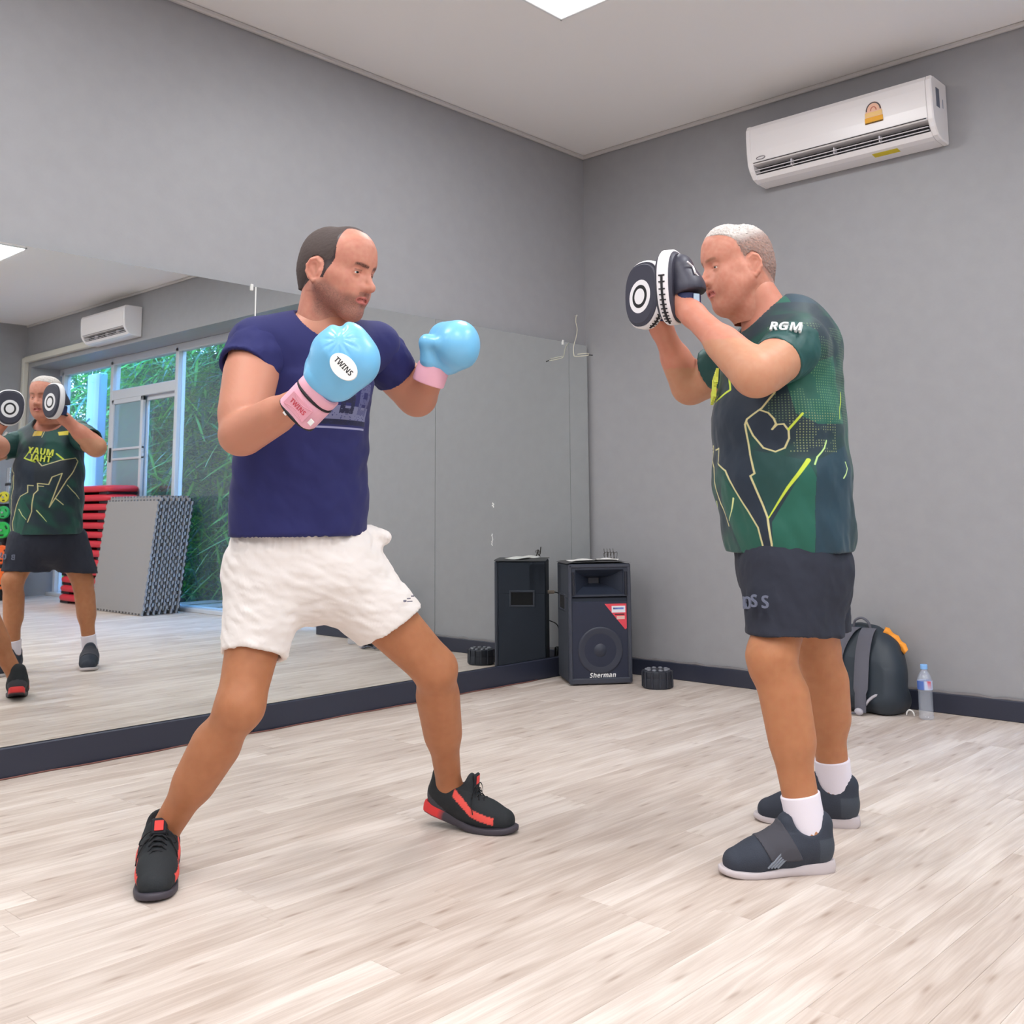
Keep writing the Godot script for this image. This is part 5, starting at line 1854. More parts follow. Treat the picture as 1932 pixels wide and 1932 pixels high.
func build_fittings() -> void:
	air_conditioner(Vector3(1.797, 2.715, 0.0), 1.005, "white air conditioner high on the plain wall with an orange energy label", 2)
	air_conditioner(Vector3(6.34, 2.745, 0.0), 0.98, "white air conditioner above the window, seen in the mirror", 1)
	var duct := mat(rgb8(206, 202, 190), 0.6)
	var g := Geo.new()
	g.box(Vector3.ZERO, Vector3(1.77, 0.07, 0.06), 0.006)
	var run := tag(add("pipe_trunking", g, duct), "cream pipe trunking running level from the window's air conditioner to the corner", "trunking") as Node3D
	run.position = Vector3(7.735, 2.79, 0.031)
	g = Geo.new()
	g.box(Vector3.ZERO, Vector3(0.07, 2.75, 0.06), 0.006)
	run = tag(add("pipe_trunking", g, duct), "cream pipe trunking running down the wall in the far corner", "trunking") as Node3D
	run.position = Vector3(8.655, 1.44, 0.031)
	var t: Node3D

	# a wire hook that hangs from a nail over the mirror's corner
	t = thing("wall_hook", Vector3(0.03, 1.87, 0.12), "pale bent wire hook with black tip hanging from a nail at the mirror corner", "hook")
	var wire := mat(rgb8(222, 218, 200), 0.45)
	g = Geo.new()
	var o := t.position
	g.tube(curve([Vector3(0.012, 2.160, 0.105) - o, Vector3(0.016, 2.12, 0.115) - o, Vector3(0.020, 2.075, 0.108) - o, Vector3(0.038, 2.02, 0.140) - o, Vector3(0.058, 1.968, 0.185) - o, Vector3(0.064, 1.935, 0.200) - o, Vector3(0.070, 1.900, 0.204) - o, Vector3(0.086, 1.885, 0.210) - o, Vector3(0.17, 1.880, 0.210) - o, Vector3(0.186, 1.886, 0.202) - o, Vector3(0.16, 1.896, 0.192) - o, Vector3(0.09, 1.899, 0.192) - o], 5), 0.0026, 6)
	add("wire", g, wire, t)
	g = Geo.new()
	g.tube([Vector3(0.180, 1.885, 0.204) - o, Vector3(0.215, 1.878, 0.204) - o], 0.0034, 6)
	add("tip", g, mat(rgb8(30, 28, 28), 0.5), t)
	g = Geo.new()
	g.lathe([Vector2(0.0025, 0.0), Vector2(0.0025, 0.016), Vector2(0.007, 0.017), Vector2(0.006, 0.020), Vector2(0.0, 0.020)], Vector3(0.0, 2.162, 0.104) - o, Basis(Vector3.FORWARD, PI / 2), 10)
	add("nail", g, mat(rgb8(230, 230, 228), 0.3, 0.6), t)

	# cord lying along the foot of the mirror wall
	g = Geo.new()
	var pts := []
	for k in 60:
		var z := 0.55 + k * 0.085
		pts.append(Vector3(0.052 + 0.005 * sin(k * 0.7) + 0.004 * sin(k * 1.9), 0.0035, z))
	g.tube(curve(pts, 2), 0.0028, 6)
	tag(add("floor_cord", g, mat(rgb8(128, 84, 76), 0.6)), "thin reddish-brown cord lying along the foot of the mirror wall", "cord")

	build_speaker()
	build_backpack()
	build_bottle()


func curve(pts: Array, steps: int) -> Array:              # a smooth line through the points
	var out := []
	for k in pts.size() - 1:
		var a: Vector3 = pts[maxi(k - 1, 0)]
		var b: Vector3 = pts[k]
		var c: Vector3 = pts[k + 1]
		var d: Vector3 = pts[mini(k + 2, pts.size() - 1)]
		for s in steps: out.append(b.cubic_interpolate(c, a, d, float(s) / steps))
	out.append(pts[-1])
	return out


func build_speaker() -> void:
	var n := Vector3(0.789, 0, 0.614)
	var b := facing(n)
	var fl := Vector3(0.312, 0.0, 0.575)
	var wid := 0.355
	var hgt := 0.655
	var dep := 0.30
	var at := fl + b.x * wid * 0.5 - n * dep * 0.5
	var t := thing("loudspeaker", at, "black floor-standing loudspeaker with horn and woofer in the mirror corner", "loudspeaker", "", b)
	var felt := cloth(rgb8(44, 50, 62), 31, 60.0, 0.03, 0.2)
	var grille := mat(rgb8(34, 40, 60), 0.55)
	var plastic := mat(rgb8(34, 36, 46), 0.4)
	var metal := mat(rgb8(60, 64, 76), 0.4)
	var g := Geo.new()
	g.box(Vector3(0, 0.243, -0.008), Vector3(wid, 0.462, dep - 0.016), 0.008)
	g.box(Vector3(0, hgt - 0.012, -0.008), Vector3(wid, 0.024, dep - 0.016), 0.006)
	g.box(Vector3(0, 0.555, -0.100), Vector3(wid, 0.18, 0.10), 0.006)
	for s in [-1.0, 1.0]: g.box(Vector3(s * (wid * 0.5 - 0.012), 0.555, -0.008), Vector3(0.024, 0.18, dep - 0.016), 0.006)
	add("cabinet", g, felt, t)
	g = Geo.new()
	var z := dep * 0.5 - 0.014
	for s in [-1.0, 1.0]:
		g.box(Vector3(s * (wid * 0.5 - 0.010), hgt * 0.5 + 0.004, z + 0.006), Vector3(0.022, hgt - 0.01, 0.022), 0.006)
	g.box(Vector3(0, hgt - 0.010, z + 0.006), Vector3(wid, 0.024, 0.022), 0.006)
	g.box(Vector3(0, 0.022, z + 0.006), Vector3(wid, 0.032, 0.022), 0.006)
	add("front_frame", g, metal, t)
	g = Geo.new()
	g.box(Vector3(0, 0.243, z + 0.002), Vector3(wid - 0.036, 0.415, 0.010), 0.003)
	add("grille", g, grille, t)
	# horn: a flared rectangular mouth narrowing to a dark throat
	var rows := []
	for q in [[0.318, 0.158, 0.004], [0.318, 0.158, 0.010], [0.276, 0.136, 0.010], [0.268, 0.128, 0.002], [0.160, 0.060, -0.060], [0.070, 0.034, -0.110], [0.060, 0.030, -0.130]]:
		var ring := []
		var hw: float = q[0] * 0.5
		var hh: float = q[1] * 0.5
		for c in [Vector2(-hw, -hh), Vector2(hw, -hh), Vector2(hw, hh), Vector2(-hw, hh)]: ring.append(Vector3(c.x, 0.556 + c.y, z + (q[2] as float)))
		rows.append(ring)
	g = Geo.new()
	for r in rows.size() - 1:
		for k in 4:
			g.face([rows[r][k], rows[r][(k + 1) % 4], rows[r + 1][(k + 1) % 4], rows[r + 1][k]])
	g.face([rows[-1][0], rows[-1][1], rows[-1][2], rows[-1][3]])
	add("horn", g, mat(rgb8(46, 52, 66), 0.35), t)
	for s in [-1.0, 1.0]:
		g = Geo.new()
		g.tube([Vector3(s * 0.150, 0.485, z + 0.010), Vector3(s * 0.150, 0.612, z + 0.010)], 0.008, 8)
		add("horn_bar", g, plastic, t)
	# woofer behind the mesh
	g = Geo.new()
	var wb := Basis(Vector3.RIGHT, PI / 2)
	g.lathe([Vector2(0.128, 0.0), Vector2(0.128, 0.006), Vector2(0.118, 0.009), Vector2(0.108, 0.005), Vector2(0.098, 0.008), Vector2(0.090, 0.003), Vector2(0.040, -0.001), Vector2(0.036, 0.003), Vector2(0.022, 0.010), Vector2(0.0, 0.012)], Vector3(0, 0.185, z + 0.004), wb, 40)
	add("woofer", g, mat(rgb8(50, 54, 68), 0.5), t)
	# triangular red sticker with a white panel
	g = Geo.new()
	g.prism(PackedVector2Array([Vector2(-0.125, 0.0), Vector2(0.0, 0.0), Vector2(0.0, -0.135), Vector2(-0.010, -0.140)]), 0.0, 0.0012, 0.0)
	var st := add("sticker", g, mat(rgb8(222, 70, 84), 0.45), t)
	st.position = Vector3(0.152, 0.436, z + 0.0075)
	for q in [[-0.046, -0.030, 0.078, 0.036, rgb8(226, 226, 232)], [-0.046, -0.026, 0.060, 0.010, rgb8(120, 140, 220)], [-0.040, -0.058, 0.054, 0.006, rgb8(40, 36, 36)], [-0.034, -0.076, 0.046, 0.018, rgb8(226, 186, 176)]]:
		g = Geo.new()
		g.box(Vector3(q[0], q[1], 0.0014), Vector3(q[2], q[3], 0.0008))
		add("printed_panel", g, mat(q[4], 0.5), st)
	lettering("Sherman", 0.026, mat(rgb8(236, 236, 236), 0.4), t, Transform3D(Basis(Vector3(1, 0, 0), Vector3(0.18, 1, 0), Vector3(0, 0, 1)), Vector3(0.012, 0.052, z + 0.009)), "name_plate", 0.003)
	# recessed side handle, both sides
	for s in [-1.0, 1.0]:
		g = Geo.new()
		var x: float = s * wid * 0.5
		for q in [[0.0, 0.042, 0.15, 0.012], [0.0, -0.042, 0.15, 0.012]]:
			g.box(Vector3(x, 0.44 + (q[1] as float), -0.01), Vector3(0.008, q[3], q[2]), 0.003)
		for q in [-0.07, 0.07]: g.box(Vector3(x, 0.44, -0.01 + (q as float)), Vector3(0.008, 0.096, 0.012), 0.003)
		add("handle_rim", g, metal, t)
		g = Geo.new()
		g.box(Vector3(x, 0.44, -0.01), Vector3(0.003, 0.074, 0.130))
		add("handle_recess", g, mat(rgb8(12, 12, 16), 0.8), t)
	for k in 4:
		g = Geo.new()
		g.box(Vector3((wid * 0.5 - 0.04) * (1.0 if k % 2 == 0 else -1.0), 0.006, (dep * 0.5 - 0.05) * (1.0 if k < 2 else -1.0)), Vector3(0.04, 0.012, 0.04), 0.003)
		add("foot", g, plastic, t)
	# things on top of it and behind it
	var top := hgt
	var sheet := Geo.new()
	var rws := []
	for i in 13:
		var ring := []
		for j in 11:
			var u := i / 12.0 - 0.5
			var w := j / 10.0 - 0.5
			var droop := maxf(0.0, absf(u) - 0.44) * 0.12
			ring.append(at + b * Vector3(u * 0.37, top + 0.004 + 0.006 * (1.0 + wob.get_noise_2d(u * 9.0, w * 9.0)) - droop, w * 0.31))
		rws.append(ring)
	sheet.rings(rws, false, false, false)
	var low := Geo.new()
	low.join(sheet)
	tag(add("dust_cover", sheet, mat(rgb8(70, 70, 72), 0.7)), "crumpled dark plastic sheet lying on top of the loudspeaker", "sheet")
	for q in [[-0.06, 0.02, 0.17, 0.11, 0.3, "creased white paper on the loudspeaker, nearer its front left"], [0.09, -0.04, 0.13, 0.09, -0.4, "small white paper on the loudspeaker, nearer the back"]]:
		var pg := Geo.new()
		var rr := []
		for i in 9:
			var ring := []
			for j in 6:
				var u := i / 8.0 - 0.5
				var w := j / 5.0 - 0.5
				var p := Vector3(u * (q[2] as float), 0.018 + 0.008 * cos(u * 5.0) * cos(w * 3.0), w * (q[3] as float)).rotated(Vector3.UP, q[4])
				ring.append(at + b * (p + Vector3(q[0], top, q[1])))
			rr.append(ring)
		pg.rings(rr, false, false, false)
		tag(add("paper", pg, mat(rgb8(232, 230, 226), 0.7)), q[5], "paper", "papers on the loudspeaker")
	var wires := Geo.new()
	for k in 4:
		var x := 0.10 + 0.018 * k
		wires.tube(curve([Vector3(x, top + 0.015, -0.10), Vector3(x - 0.012, top + 0.045, -0.10 + 0.01 * k), Vector3(x + 0.012, top + 0.055, -0.09), Vector3(x + 0.006, top + 0.018, -0.075)], 4), 0.0016, 5)
		wires.tube([Vector3(x - 0.004, top + 0.03, -0.10), Vector3(x - 0.008, top + 0.075, -0.105)], 0.0016, 5)
	var wo := tag(add("wire_tangle", wires, mat(rgb8(60, 54, 48), 0.5)), "small tangle of dark wires sticking up on the loudspeaker", "wires") as Node3D
	wo.transform = Transform3D(b, at)
	# plug, lead and adapter behind the cabinet, seen in the mirror
	t = thing("power_lead", at + b * Vector3(-0.06, 0.0, -0.20), "power lead with pale plug and black adapter behind the loudspeaker", "power lead", "", b)
	g = Geo.new()
	g.tube([Vector3(0.0, 0.47, 0.045), Vector3(0.0, 0.47, 0.005)], 0.010, 8)
	add("plug", g, mat(rgb8(214, 190, 176), 0.5), t)
	g = Geo.new()
	g.tube(curve([Vector3(0.0, 0.47, 0.005), Vector3(0.0, 0.45, -0.03), Vector3(0.006, 0.36, -0.035), Vector3(0.0, 0.22, -0.03), Vector3(0.01, 0.10, -0.02), Vector3(0.03, 0.03, -0.01)], 5), 0.0035, 6)
	g.tube(curve([Vector3(0.03, 0.30, 0.04), Vector3(0.035, 0.27, -0.01), Vector3(0.02, 0.18, -0.02), Vector3(0.015, 0.06, 0.0)], 5), 0.003, 6)
	add("lead", g, mat(rgb8(24, 24, 28), 0.5), t)
	g = Geo.new()
	g.box(Vector3(0.035, 0.075, -0.012), Vector3(0.055, 0.14, 0.045), 0.008, Basis(Vector3.BACK, -0.45))
	add("adapter", g, mat(rgb8(34, 36, 42), 0.5), t)
	# the riser on the floor
	t = thing("step_riser", Vector3(0.70, 0.0, 0.30), "low round black ribbed block on the floor beside the loudspeaker", "riser")
	g = Geo.new()
	g.lathe([Vector2(0.078, 0.0), Vector2(0.084, 0.006), Vector2(0.084, 0.050), Vector2(0.078, 0.054), Vector2(0.082, 0.058), Vector2(0.082, 0.088), Vector2(0.076, 0.094), Vector2(0.0, 0.094)], Vector3.ZERO, Basis.IDENTITY, 12)
	add("drum", g, mat(rgb8(40, 44, 54), 0.5), t)
	for k in 10:
		var a := TAU * k / 10.0
		g = Geo.new()
		g.lathe([Vector2(0.012, 0.0), Vector2(0.012, 0.008), Vector2(0.008, 0.010), Vector2(0.0, 0.010)], Vector3(cos(a) * 0.056, 0.092, sin(a) * 0.056), Basis.IDENTITY, 8)
		add("stud", g, mat(rgb8(120, 122, 130), 0.5), t)
	for k in 12:
		var a := TAU * (k + 0.5) / 12.0
		g = Geo.new()
		g.box(Vector3(cos(a) * 0.083, 0.05, sin(a) * 0.083), Vector3(0.006, 0.084, 0.010), 0.002, Basis(Vector3.UP, -a))
		add("rib", g, mat(rgb8(48, 52, 62), 0.5), t)


func build_backpack() -> void:
	var t := thing("backpack", Vector3(1.815, 0.0, 0.175), "dark grey-blue backpack with grey straps leaning against the wall", "backpack")
	var nylon := cloth(rgb8(40, 50, 60), 41, 100.0, 0.02, 0.2)
	nylon.roughness = 0.5
	var f := Field.new(Vector3(-0.24, -0.03, -0.19), Vector3(0.26, 0.50, 0.24), 0.006)
	var Z := Vector3(0, -0.25, 1).normalized()
	f.cone(Vector3(-0.06, 0.09, 0.02), Vector3(0.10, 0.09, 0.02), 0.098, 0.098, 0.0)
	f.cone(Vector3(-0.07, 0.20, -0.005), Vector3(0.10, 0.19, -0.005), 0.098, 0.098, 0.06)
	f.cone(Vector3(-0.06, 0.29, -0.03), Vector3(0.085, 0.27, -0.03), 0.085, 0.085, 0.05)
	f.cone(Vector3(-0.03, 0.34, -0.045), Vector3(0.03, 0.335, -0.045), 0.062, 0.060, 0.05)
	f.cone(Vector3(0.115, 0.06, 0.05), Vector3(0.14, 0.06, -0.03), 0.062, 0.062, 0.03)
	f.cut(Vector3.DOWN, Vector3(0, 0.004, 0))
	f.cut(Vector3(0, 0.22, 1).normalized(), Vector3(0, 0.0, 0.135))
	f.cut(Vector3(0, 0.05, -1).normalized(), Vector3(0, 0.2, -0.145))
	var g := Geo.new()
	f.to_geo(g, Transform3D.IDENTITY, null, func(p: Vector3, n: Vector3) -> float:
		return (0.007 * wob.get_noise_3d(p.x * 9.0 + p.y * 6.0, p.y * 14.0, p.z * 9.0) + 0.003 * wob.get_noise_3d(p.x * 22.0, p.y * 34.0, p.z * 22.0)) * (1.0 - absf(n.y) * 0.7))
	add("bag", g, nylon, t)
	var web := cloth(rgb8(92, 92, 102), 42, 120.0, 0.02, 0.2)
	for s in [-0.105, 0.035]:
		g = Geo.new()
		var pts := curve([Vector3(s * 0.55 + 0.02, 0.385, 0.01), Vector3(s * 0.7 + 0.015, 0.360, 0.050), Vector3(s * 0.9, 0.28, 0.080), Vector3(s, 0.18, 0.115), Vector3(s * 1.04, 0.08, 0.138), Vector3(s * 1.02, 0.015, 0.142)], 5)
		var rows := []
		for p in pts:
			var wdt := 0.034 if p.y > 0.1 else 0.026
			rows.append([p + Vector3(-wdt, 0, -0.004), p + Vector3(-wdt, 0, 0.006), p + Vector3(0, 0, 0.010), p + Vector3(wdt, 0, 0.006), p + Vector3(wdt, 0, -0.004)])
		g.rings(rows)
		add("strap", g, web, t)
	g = Geo.new()
	g.tube(curve([Vector3(-0.045, 0.375, 0.0), Vector3(-0.035, 0.415, 0.005), Vector3(0.0, 0.430, 0.005), Vector3(0.032, 0.41, 0.005), Vector3(0.04, 0.37, 0.0)], 5), 0.009, 8, true, 0.6)
	add("carry_loop", g, web, t)
	var orange := mat(rgb8(246, 158, 52), 0.6)
	g = Geo.new()
	var rows := []
	for k in 9:
		var a := k / 8.0
		var p := Vector3(0.085 + 0.10 * a, 0.375 - 0.09 * a, -0.055 - 0.02 * sin(a * PI))
		rows.append([p + Vector3(-0.02, -0.02, -0.03), p + Vector3(-0.008, 0.012, -0.025), p + Vector3(0.012, 0.014 + 0.008 * sin(k * 2.1), 0.01), p + Vector3(0.004, -0.012, 0.04)])
	g.rings(rows)
	add("lining", g, orange, t)
	var pipe := mat(rgb8(176, 172, 180), 0.5)
	g = Geo.new()
	g.tube(curve([Vector3(0.035, 0.010, 0.145), Vector3(0.075, 0.075, 0.125), Vector3(0.13, 0.105, 0.09), Vector3(0.175, 0.10, 0.03), Vector3(0.19, 0.06, -0.02)], 5), 0.007, 6)
	add("piping", g, pipe, t)
	g = Geo.new()
	g.ball(Vector3(0.032, 0.018, 0.155), Vector3(0.022, 0.017, 0.014), 14)
	add("strap_end", g, pipe, t)
	g = Geo.new()
	g.tube(curve([Vector3(-0.11, 0.012, 0.15), Vector3(-0.05, 0.024, 0.165), Vector3(0.0, 0.010, 0.165), Vector3(0.03, 0.014, 0.158)], 5), 0.005, 6)
	add("loose_strap", g, web, t)
	# a small white loop lying by the bag
	g = Geo.new()
	var pts := []
	for k in 21:
		var a := lerpf(-0.3, PI + 0.3, k / 20.0)
		pts.append(Vector3(cos(a) * 0.018, 0.006 + maxf(0.0, sin(a)) * 0.024, 0.0))
	g.tube(pts, 0.0035, 6)
	var o := tag(add("cable_loop", g, mat(rgb8(232, 230, 226), 0.5)), "small white loop of cable on the floor between backpack and bottle", "cable") as Node3D
	o.position = Vector3(2.035, -0.0, 0.20)


func build_bottle() -> void:
	var t := thing("water_bottle", Vector3(2.112, 0.0, 0.207), "clear plastic water bottle with blue cap standing by the wall", "bottle")
	var pet := mat(Color(0.90, 0.94, 1.0, 0.20), 0.06)
	pet.transparency = BaseMaterial3D.TRANSPARENCY_ALPHA
	var prof := [Vector2(0.0, 0.003), Vector2(0.022, 0.0), Vector2(0.031, 0.004), Vector2(0.0325, 0.012)]
	for k in 9:
		var y := 0.020 + k * 0.0115
		prof.append(Vector2(0.0322, y)); prof.append(Vector2(0.0300, y + 0.0055))
	prof.append_array([Vector2(0.0318, 0.128), Vector2(0.0330, 0.132), Vector2(0.0330, 0.172), Vector2(0.0318, 0.177), Vector2(0.029, 0.187), Vector2(0.022, 0.203), Vector2(0.0145, 0.213), Vector2(0.0130, 0.217), Vector2(0.0130, 0.224)])
	var g := Geo.new()
	g.lathe(prof, Vector3.ZERO, Basis.IDENTITY, 28)
	add("body", g, pet, t)
	g = Geo.new()
	g.lathe([Vector2(0.0150, 0.222), Vector2(0.0158, 0.224), Vector2(0.0158, 0.240), Vector2(0.0145, 0.243), Vector2(0.0, 0.243)], Vector3.ZERO, Basis.IDENTITY, 24)
	add("cap", g, mat(rgb8(136, 186, 240), 0.35), t)
	g = Geo.new()
	g.lathe([Vector2(0.0334, 0.133), Vector2(0.0334, 0.171)], Vector3.ZERO, Basis.IDENTITY, 32)
	for k in g.v.size():
		var a := atan2(g.v[k].z, g.v[k].x)
		g.c[k] = lin(196, 208, 236) if sin(a * 2.0 + 0.8) > -0.1 else lin(86, 116, 190)
		if absf(wrapf(a - 0.6, -PI, PI)) < 0.35 and g.v[k].y > 0.14: g.c[k] = lin(222, 96, 110)
	var lm := mat(Color.WHITE, 0.4)
	lm.vertex_color_use_as_albedo = true
	add("paper_label", g, lm, t)


# ---------------------------------------------------------------- kit along the window, seen in the mirror
func teeth_outline(w: float, h: float, n: int, d: float) -> PackedVector2Array:     # jigsaw edge of a foam mat
	var p := PackedVector2Array()
	var sides := [[Vector2(0, 0), Vector2(1, 0), Vector2(0, -1), w], [Vector2(w, 0), Vector2(0, 1), Vector2(1, 0), h], [Vector2(w, h), Vector2(-1, 0), Vector2(0, 1), w], [Vector2(0, h), Vector2(0, -1), Vector2(-1, 0), h]]
	for s in sides:
		var pitch: float = s[3] / n
		for k in n:
			var a: Vector2 = s[0] + s[1] * (pitch * k)
			p.append(a + s[1] * (pitch * 0.12))
			p.append(a + s[1] * (pitch * 0.06) + s[2] * d)
			p.append(a + s[1] * (pitch * 0.56) + s[2] * d)
			p.append(a + s[1] * (pitch * 0.50))
	return p


func build_gym_kit() -> void:
	var nth := ["first", "second", "third", "fourth", "fifth", "sixth", "seventh", "eighth", "ninth", "tenth", "eleventh", "twelfth", "thirteenth"]
	# foam mats leaning together against the window
	var grey := mat(rgb8(150, 146, 146), 0.85)
	grey.uv1_triplanar = true
	grey.uv1_scale = Vector3.ONE * 6.0
	grey.heightmap_enabled = true
	grey.heightmap_texture = noise_tex(0.3, 1, 128, [], 50)
	grey.heightmap_scale = 0.05
	var black := mat(rgb8(30, 32, 42), 0.8)
	var lean := 0.115
	var n_mats := 13
	var th := 0.029
	var outl := teeth_outline(1.03, 1.06, 16, 0.016)
	var g := Geo.new()
	g.prism(outl, 0.009, 0.0285, 0.001)
	var front := g.mesh()
	g = Geo.new()
	g.prism(outl, 0.0, 0.009, 0.0)
	var back := g.mesh()
	var base: Node3D
	for k in n_mats:
		var label: String = "%s foam puzzle mat from the front in the leaning stack" % nth[k] if k > 0 else "frontmost foam puzzle mat of the leaning stack, its grey face showing"
		if k == n_mats - 1: label = "hindmost foam puzzle mat of the leaning stack, against the window"
		var xf := Transform3D(Basis(Vector3.RIGHT, -lean), Vector3(5.25 + 0.004 * sin(k * 2.4), 0.018, 0.175 - k * th))
		if k % 2 == 1: xf = xf.translated_local(Vector3(0.004, 0.033, 0.0))
		if k == 0:
			base = thing("foam_mat", xf.origin, label, "foam mat", "foam puzzle mats leaning in a stack", xf.basis)
			add("grey_layer", front, grey, base)
			add("black_layer", back, black, base)
		else:
			twin(base, xf, label)
	# red step platforms in a pile
	var red := mat(rgb8(206, 52, 66), 0.5)
	var dark := mat(rgb8(30, 30, 40), 0.7)
	var step0: Node3D
	for k in 13:
		var label: String = "%s red step platform up from the floor in the pile" % nth[k]
		if k == 12: label = "topmost red step platform of the tall pile behind the mats"
		if k == 0: label = "lowest red step platform of the pile, resting on the floor"
		var xf := Transform3D(Basis(Vector3.UP, 0.012 * sin(k * 1.7)), Vector3(6.88 + 0.008 * sin(k * 2.1), k * 0.096, -0.13 + 0.006 * cos(k * 1.3)))
		if k == 0:
			step0 = thing("step_platform", xf.origin, label, "step platform", "red step platforms in a pile", xf.basis)
			g = Geo.new()
			var rows := []
			for q in [[0.530, 0.182, 0.030], [0.545, 0.195, 0.036], [0.550, 0.200, 0.060], [0.545, 0.195, 0.078], [0.520, 0.172, 0.094], [0.505, 0.160, 0.096]]:
				var ring := []
				for s in 28:
					var a := TAU * s / 28.0
					ring.append(Vector3(signf(cos(a)) * pow(absf(cos(a)), 0.35) * (q[0] as float), q[2], -signf(sin(a)) * pow(absf(sin(a)), 0.35) * (q[1] as float)))
				rows.append(ring)
			g.rings(rows)
			add("deck", g, red, step0)
			for s in [-1.0, 1.0]:
				g = Geo.new()
				g.box(Vector3(s * 0.40, 0.016, 0), Vector3(0.20, 0.032, 0.33), 0.006)
				add("foot", g, dark, step0)
		else:
			twin(step0, xf, label)
	# weight-set rack at the far wall: uprights, bars and coloured plates
	var t := thing("weight_rack", Vector3(8.38, 0.0, 0.24), "black weight-set rack by the side wall, seen in the mirror", "rack")
	var iron := mat(rgb8(24, 24, 30), 0.5)
	g = Geo.new()
	g.box(Vector3(0, 0.03, 0), Vector3(0.46, 0.06, 0.28), 0.01)
	add("base", g, iron, t)
	for p in [Vector3(-0.2, 0, -0.10), Vector3(0.2, 0, -0.10), Vector3(-0.2, 0, 0.10), Vector3(0.2, 0, 0.10)]:
		g = Geo.new()
		g.box(p + Vector3(0, 0.55, 0), Vector3(0.05, 1.0, 0.05), 0.006)
		add("upright", g, iron, t)
	for y in [0.36, 0.66, 0.90, 1.06]:
		g = Geo.new()
		g.box(Vector3(0, y, 0.0), Vector3(0.44, 0.03, 0.26), 0.005)
		add("shelf", g, iron, t)
	var chrome := mat(rgb8(225, 228, 235), 0.15, 0.9)
	var bar0: Node3D
	for k in 5:
		var at := Vector3(8.17 + 0.048 * k, 1.077, 0.33 - 0.012 * k)
		var xf := Transform3D(Basis(Vector3.BACK, 0.03 * sin(k * 2.0)), at)
		var label := "chrome barbell handle standing upright on the weight rack, %s" % ["nearest the mirror", "second from the mirror", "third from the mirror", "fourth from the mirror", "farthest from the mirror"][k]
		if k == 0:
			bar0 = thing("barbell_handle", at, label, "barbell", "chrome bars standing on the rack", xf.basis)
			g = Geo.new()
			g.tube([Vector3.ZERO, Vector3(0, 0.40 , 0)], 0.013, 10)
			add("shaft", g, chrome, bar0)
			g = Geo.new()
			g.lathe([Vector2(0.019, 0.20), Vector2(0.021, 0.205), Vector2(0.021, 0.225), Vector2(0.019, 0.23)], Vector3.ZERO, Basis.IDENTITY, 12)
			add("collar", g, mat(rgb8(40, 40, 46), 0.5), bar0)
		else:
			twin(bar0, xf, label)
	var plates := [[0.245, 0.115, rgb8(244, 110, 40), "large orange weight plate low on the rack"], [0.51, 0.105, rgb8(242, 104, 44), "orange weight plate on the rack's second tier"], [0.78, 0.092, rgb8(40, 176, 76), "green weight plate on the rack, lower of the two"], [0.975, 0.070, rgb8(46, 170, 90), "green weight plate on the rack, upper of the two"], [1.145, 0.062, rgb8(206, 196, 50), "small yellow weight plate on top of the rack"]]
	for q in plates:
		var nrm := Vector3(-0.62, 0, 0.78)
		var p := thing("weight_plate", Vector3(8.07, q[0], 0.415), q[3], "weight plate", "coloured weight plates on the rack", facing(nrm))
		var r: float = q[1]
		g = Geo.new()
		g.lathe([Vector2(0.018, -0.014), Vector2(r * 0.86, -0.016), Vector2(r, -0.012), Vector2(r, 0.012), Vector2(r * 0.86, 0.016), Vector2(r * 0.80, 0.012), Vector2(r * 0.5, 0.012), Vector2(r * 0.45, 0.016), Vector2(0.018, 0.016)], Vector3.ZERO, Basis(Vector3.RIGHT, PI / 2), 28)
		add("disc", g, mat(q[2], 0.5), p)
		g = Geo.new()
		for k in 3:
			var a := TAU * k / 3.0 + 0.5
			g.tube([Vector3(cos(a - 0.35) * r * 0.65, sin(a - 0.35) * r * 0.65, 0.014), Vector3(cos(a + 0.35) * r * 0.65, sin(a + 0.35) * r * 0.65, 0.014)], r * 0.10, 6)
		add("grip_slots", g, iron, p)
		g = Geo.new()
		g.tube([Vector3(0, 0, -0.04), Vector3(0, 0, 0.03)], 0.012, 8)
		add("peg", g, chrome, p)


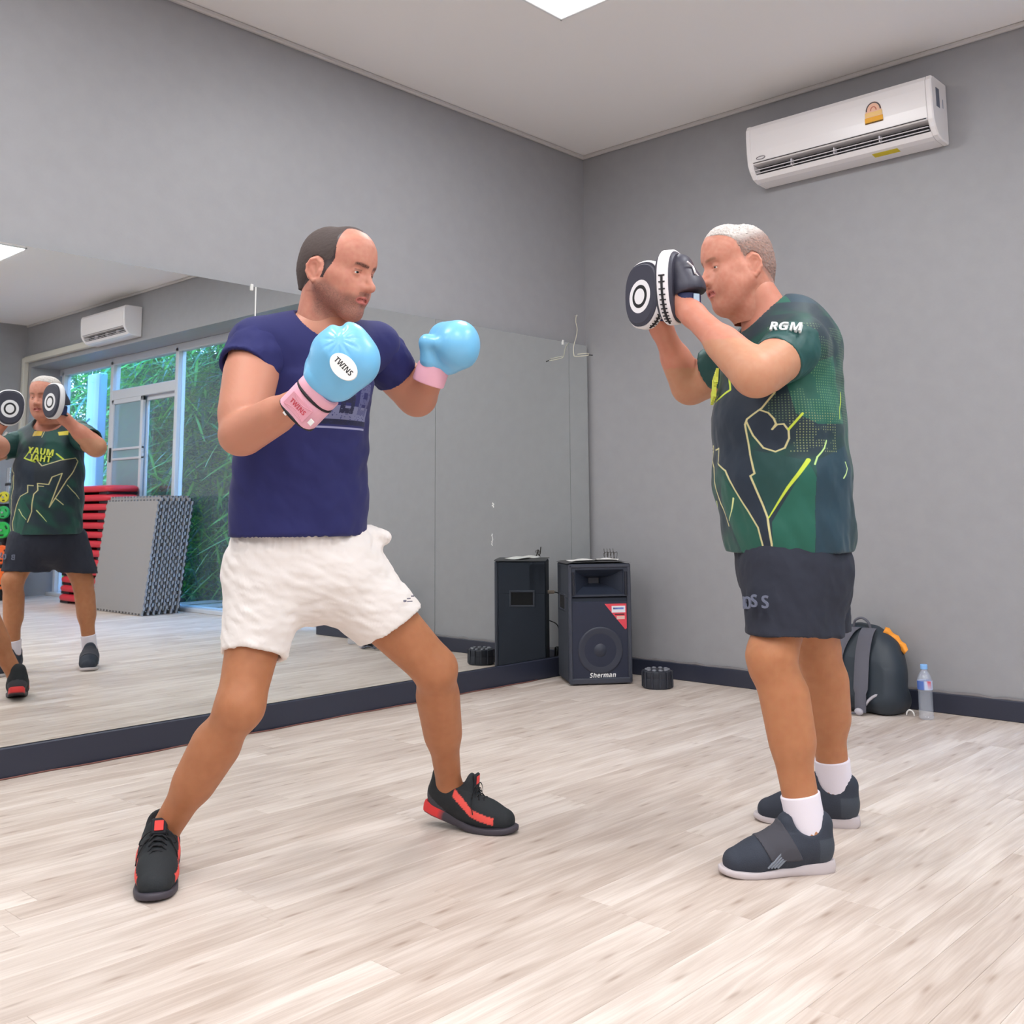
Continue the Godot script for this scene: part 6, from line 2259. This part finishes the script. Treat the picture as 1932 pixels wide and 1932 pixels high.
# ---------------------------------------------------------------- outside the window
func build_garden() -> void:
	var soil := Geo.new()
	soil.box(Vector3(5.5, -0.16, -4.2), Vector3(16, 0.12, 7.4))
	struct("garden_ground", soil, mat(rgb8(46, 74, 48), 0.9), "planted ground outside the window")
	var wall := Geo.new()
	wall.box(Vector3(5.0, 1.75, -4.4), Vector3(16.0, 3.7, 0.2))
	struct("garden_wall", wall, mat(rgb8(12, 40, 50), 0.9), "dark garden wall behind the plants")
	var blue := Geo.new()
	blue.box(Vector3(0, 1.35, 0), Vector3(0.34, 2.9, 0.10), 0.01)
	var bo := tag(add("garden_screen", blue, mat(rgb8(150, 196, 232), 0.6)), "pale blue upright panel outside the window's far end", "panel") as Node3D
	bo.position = Vector3(8.62, -0.1, -0.85)
	var leaf_a := mat(rgb8(24, 122, 52), 0.45)
	var leaf_b := mat(rgb8(96, 170, 54), 0.45)
	var leaf_c := mat(rgb8(14, 82, 62), 0.45)
	for m in [leaf_a, leaf_b, leaf_c]:
		m.backlight_enabled = true
		m.backlight = m.albedo_color * 0.8
	var cane := mat(rgb8(96, 120, 56), 0.5)
	var blade := Geo.new()
	var rows := []
	for k in 5:
		var u := k / 4.0
		var w := 0.020 * sin(PI * clampf(u * 0.9 + 0.08, 0, 1))
		var y := -0.16 * u * u
		rows.append([Vector3(-w, y - 0.3 * w, u), Vector3(0, y, u), Vector3(w, y - 0.3 * w, u)])
	blade.rings(rows, false, false, false)
	var bm := blade.mesh()
	var r := RandomNumberGenerator.new()
	r.seed = 77
	var place := ["at the near end of the window", "second from the window's near end", "behind the middle of the big pane", "behind the door bay", "beside the door's top light", "behind the far pane", "at the far end of the window", "just past the window's far end", "second past the window's far end", "third past the window's far end", "farthest past the window"]
	for k in 11:
		var at := Vector3(3.3 + 0.93 * k, -0.1, -1.75 - 0.5 * (k % 2) - (0.5 if k > 6 else 0.0))
		var t := thing("bamboo_clump", at, "leafy green bamboo clump outside, %s" % place[k], "plant", "bamboo clumps outside the window")
		var cg := Geo.new()
		var tips := []
		for c in 9:
			var a := r.randf() * TAU
			var s := Vector3(cos(a), 0, sin(a)) * r.randf() * 0.25
			var top := s * 3.0 + Vector3(0, r.randf_range(3.0, 4.3), 0)
			cg.tube([s, s.lerp(top, 0.4) + Vector3(0, 0.1, 0), top], [0.018, 0.015, 0.006], 5)
			tips.append([s, top])
		add("canes", cg, cane, t).set_meta("kind", "stuff")
		for q in 3:
			var mm := MultiMesh.new()
			mm.transform_format = MultiMesh.TRANSFORM_3D
			mm.mesh = bm
			mm.instance_count = 1100
			for i in 1100:
				var c = tips[r.randi() % tips.size()]
				var u := pow(r.randf(), 0.8)
				var p: Vector3 = c[0].lerp(c[1], u) + Vector3(r.randfn(0, 0.30), r.randfn(0, 0.20), r.randfn(0, 0.26))
				p.y = maxf(p.y, 0.12)
				var b := Basis(Vector3.UP, r.randf() * TAU) * Basis(Vector3.RIGHT, r.randf_range(-0.5, 0.9)) * Basis(Vector3.BACK, r.randf_range(-0.5, 0.5))
				mm.set_instance_transform(i, Transform3D(b.scaled_local(Vector3(1.5, 1.0, 1.0) * r.randf_range(0.34, 0.66)), p))
			var mi := MultiMeshInstance3D.new()
			mi.name = "leaves"
			mi.multimesh = mm
			mi.material_override = [leaf_a, leaf_b, leaf_c][q]
			mi.set_meta("kind", "stuff")
			t.add_child(mi, true)
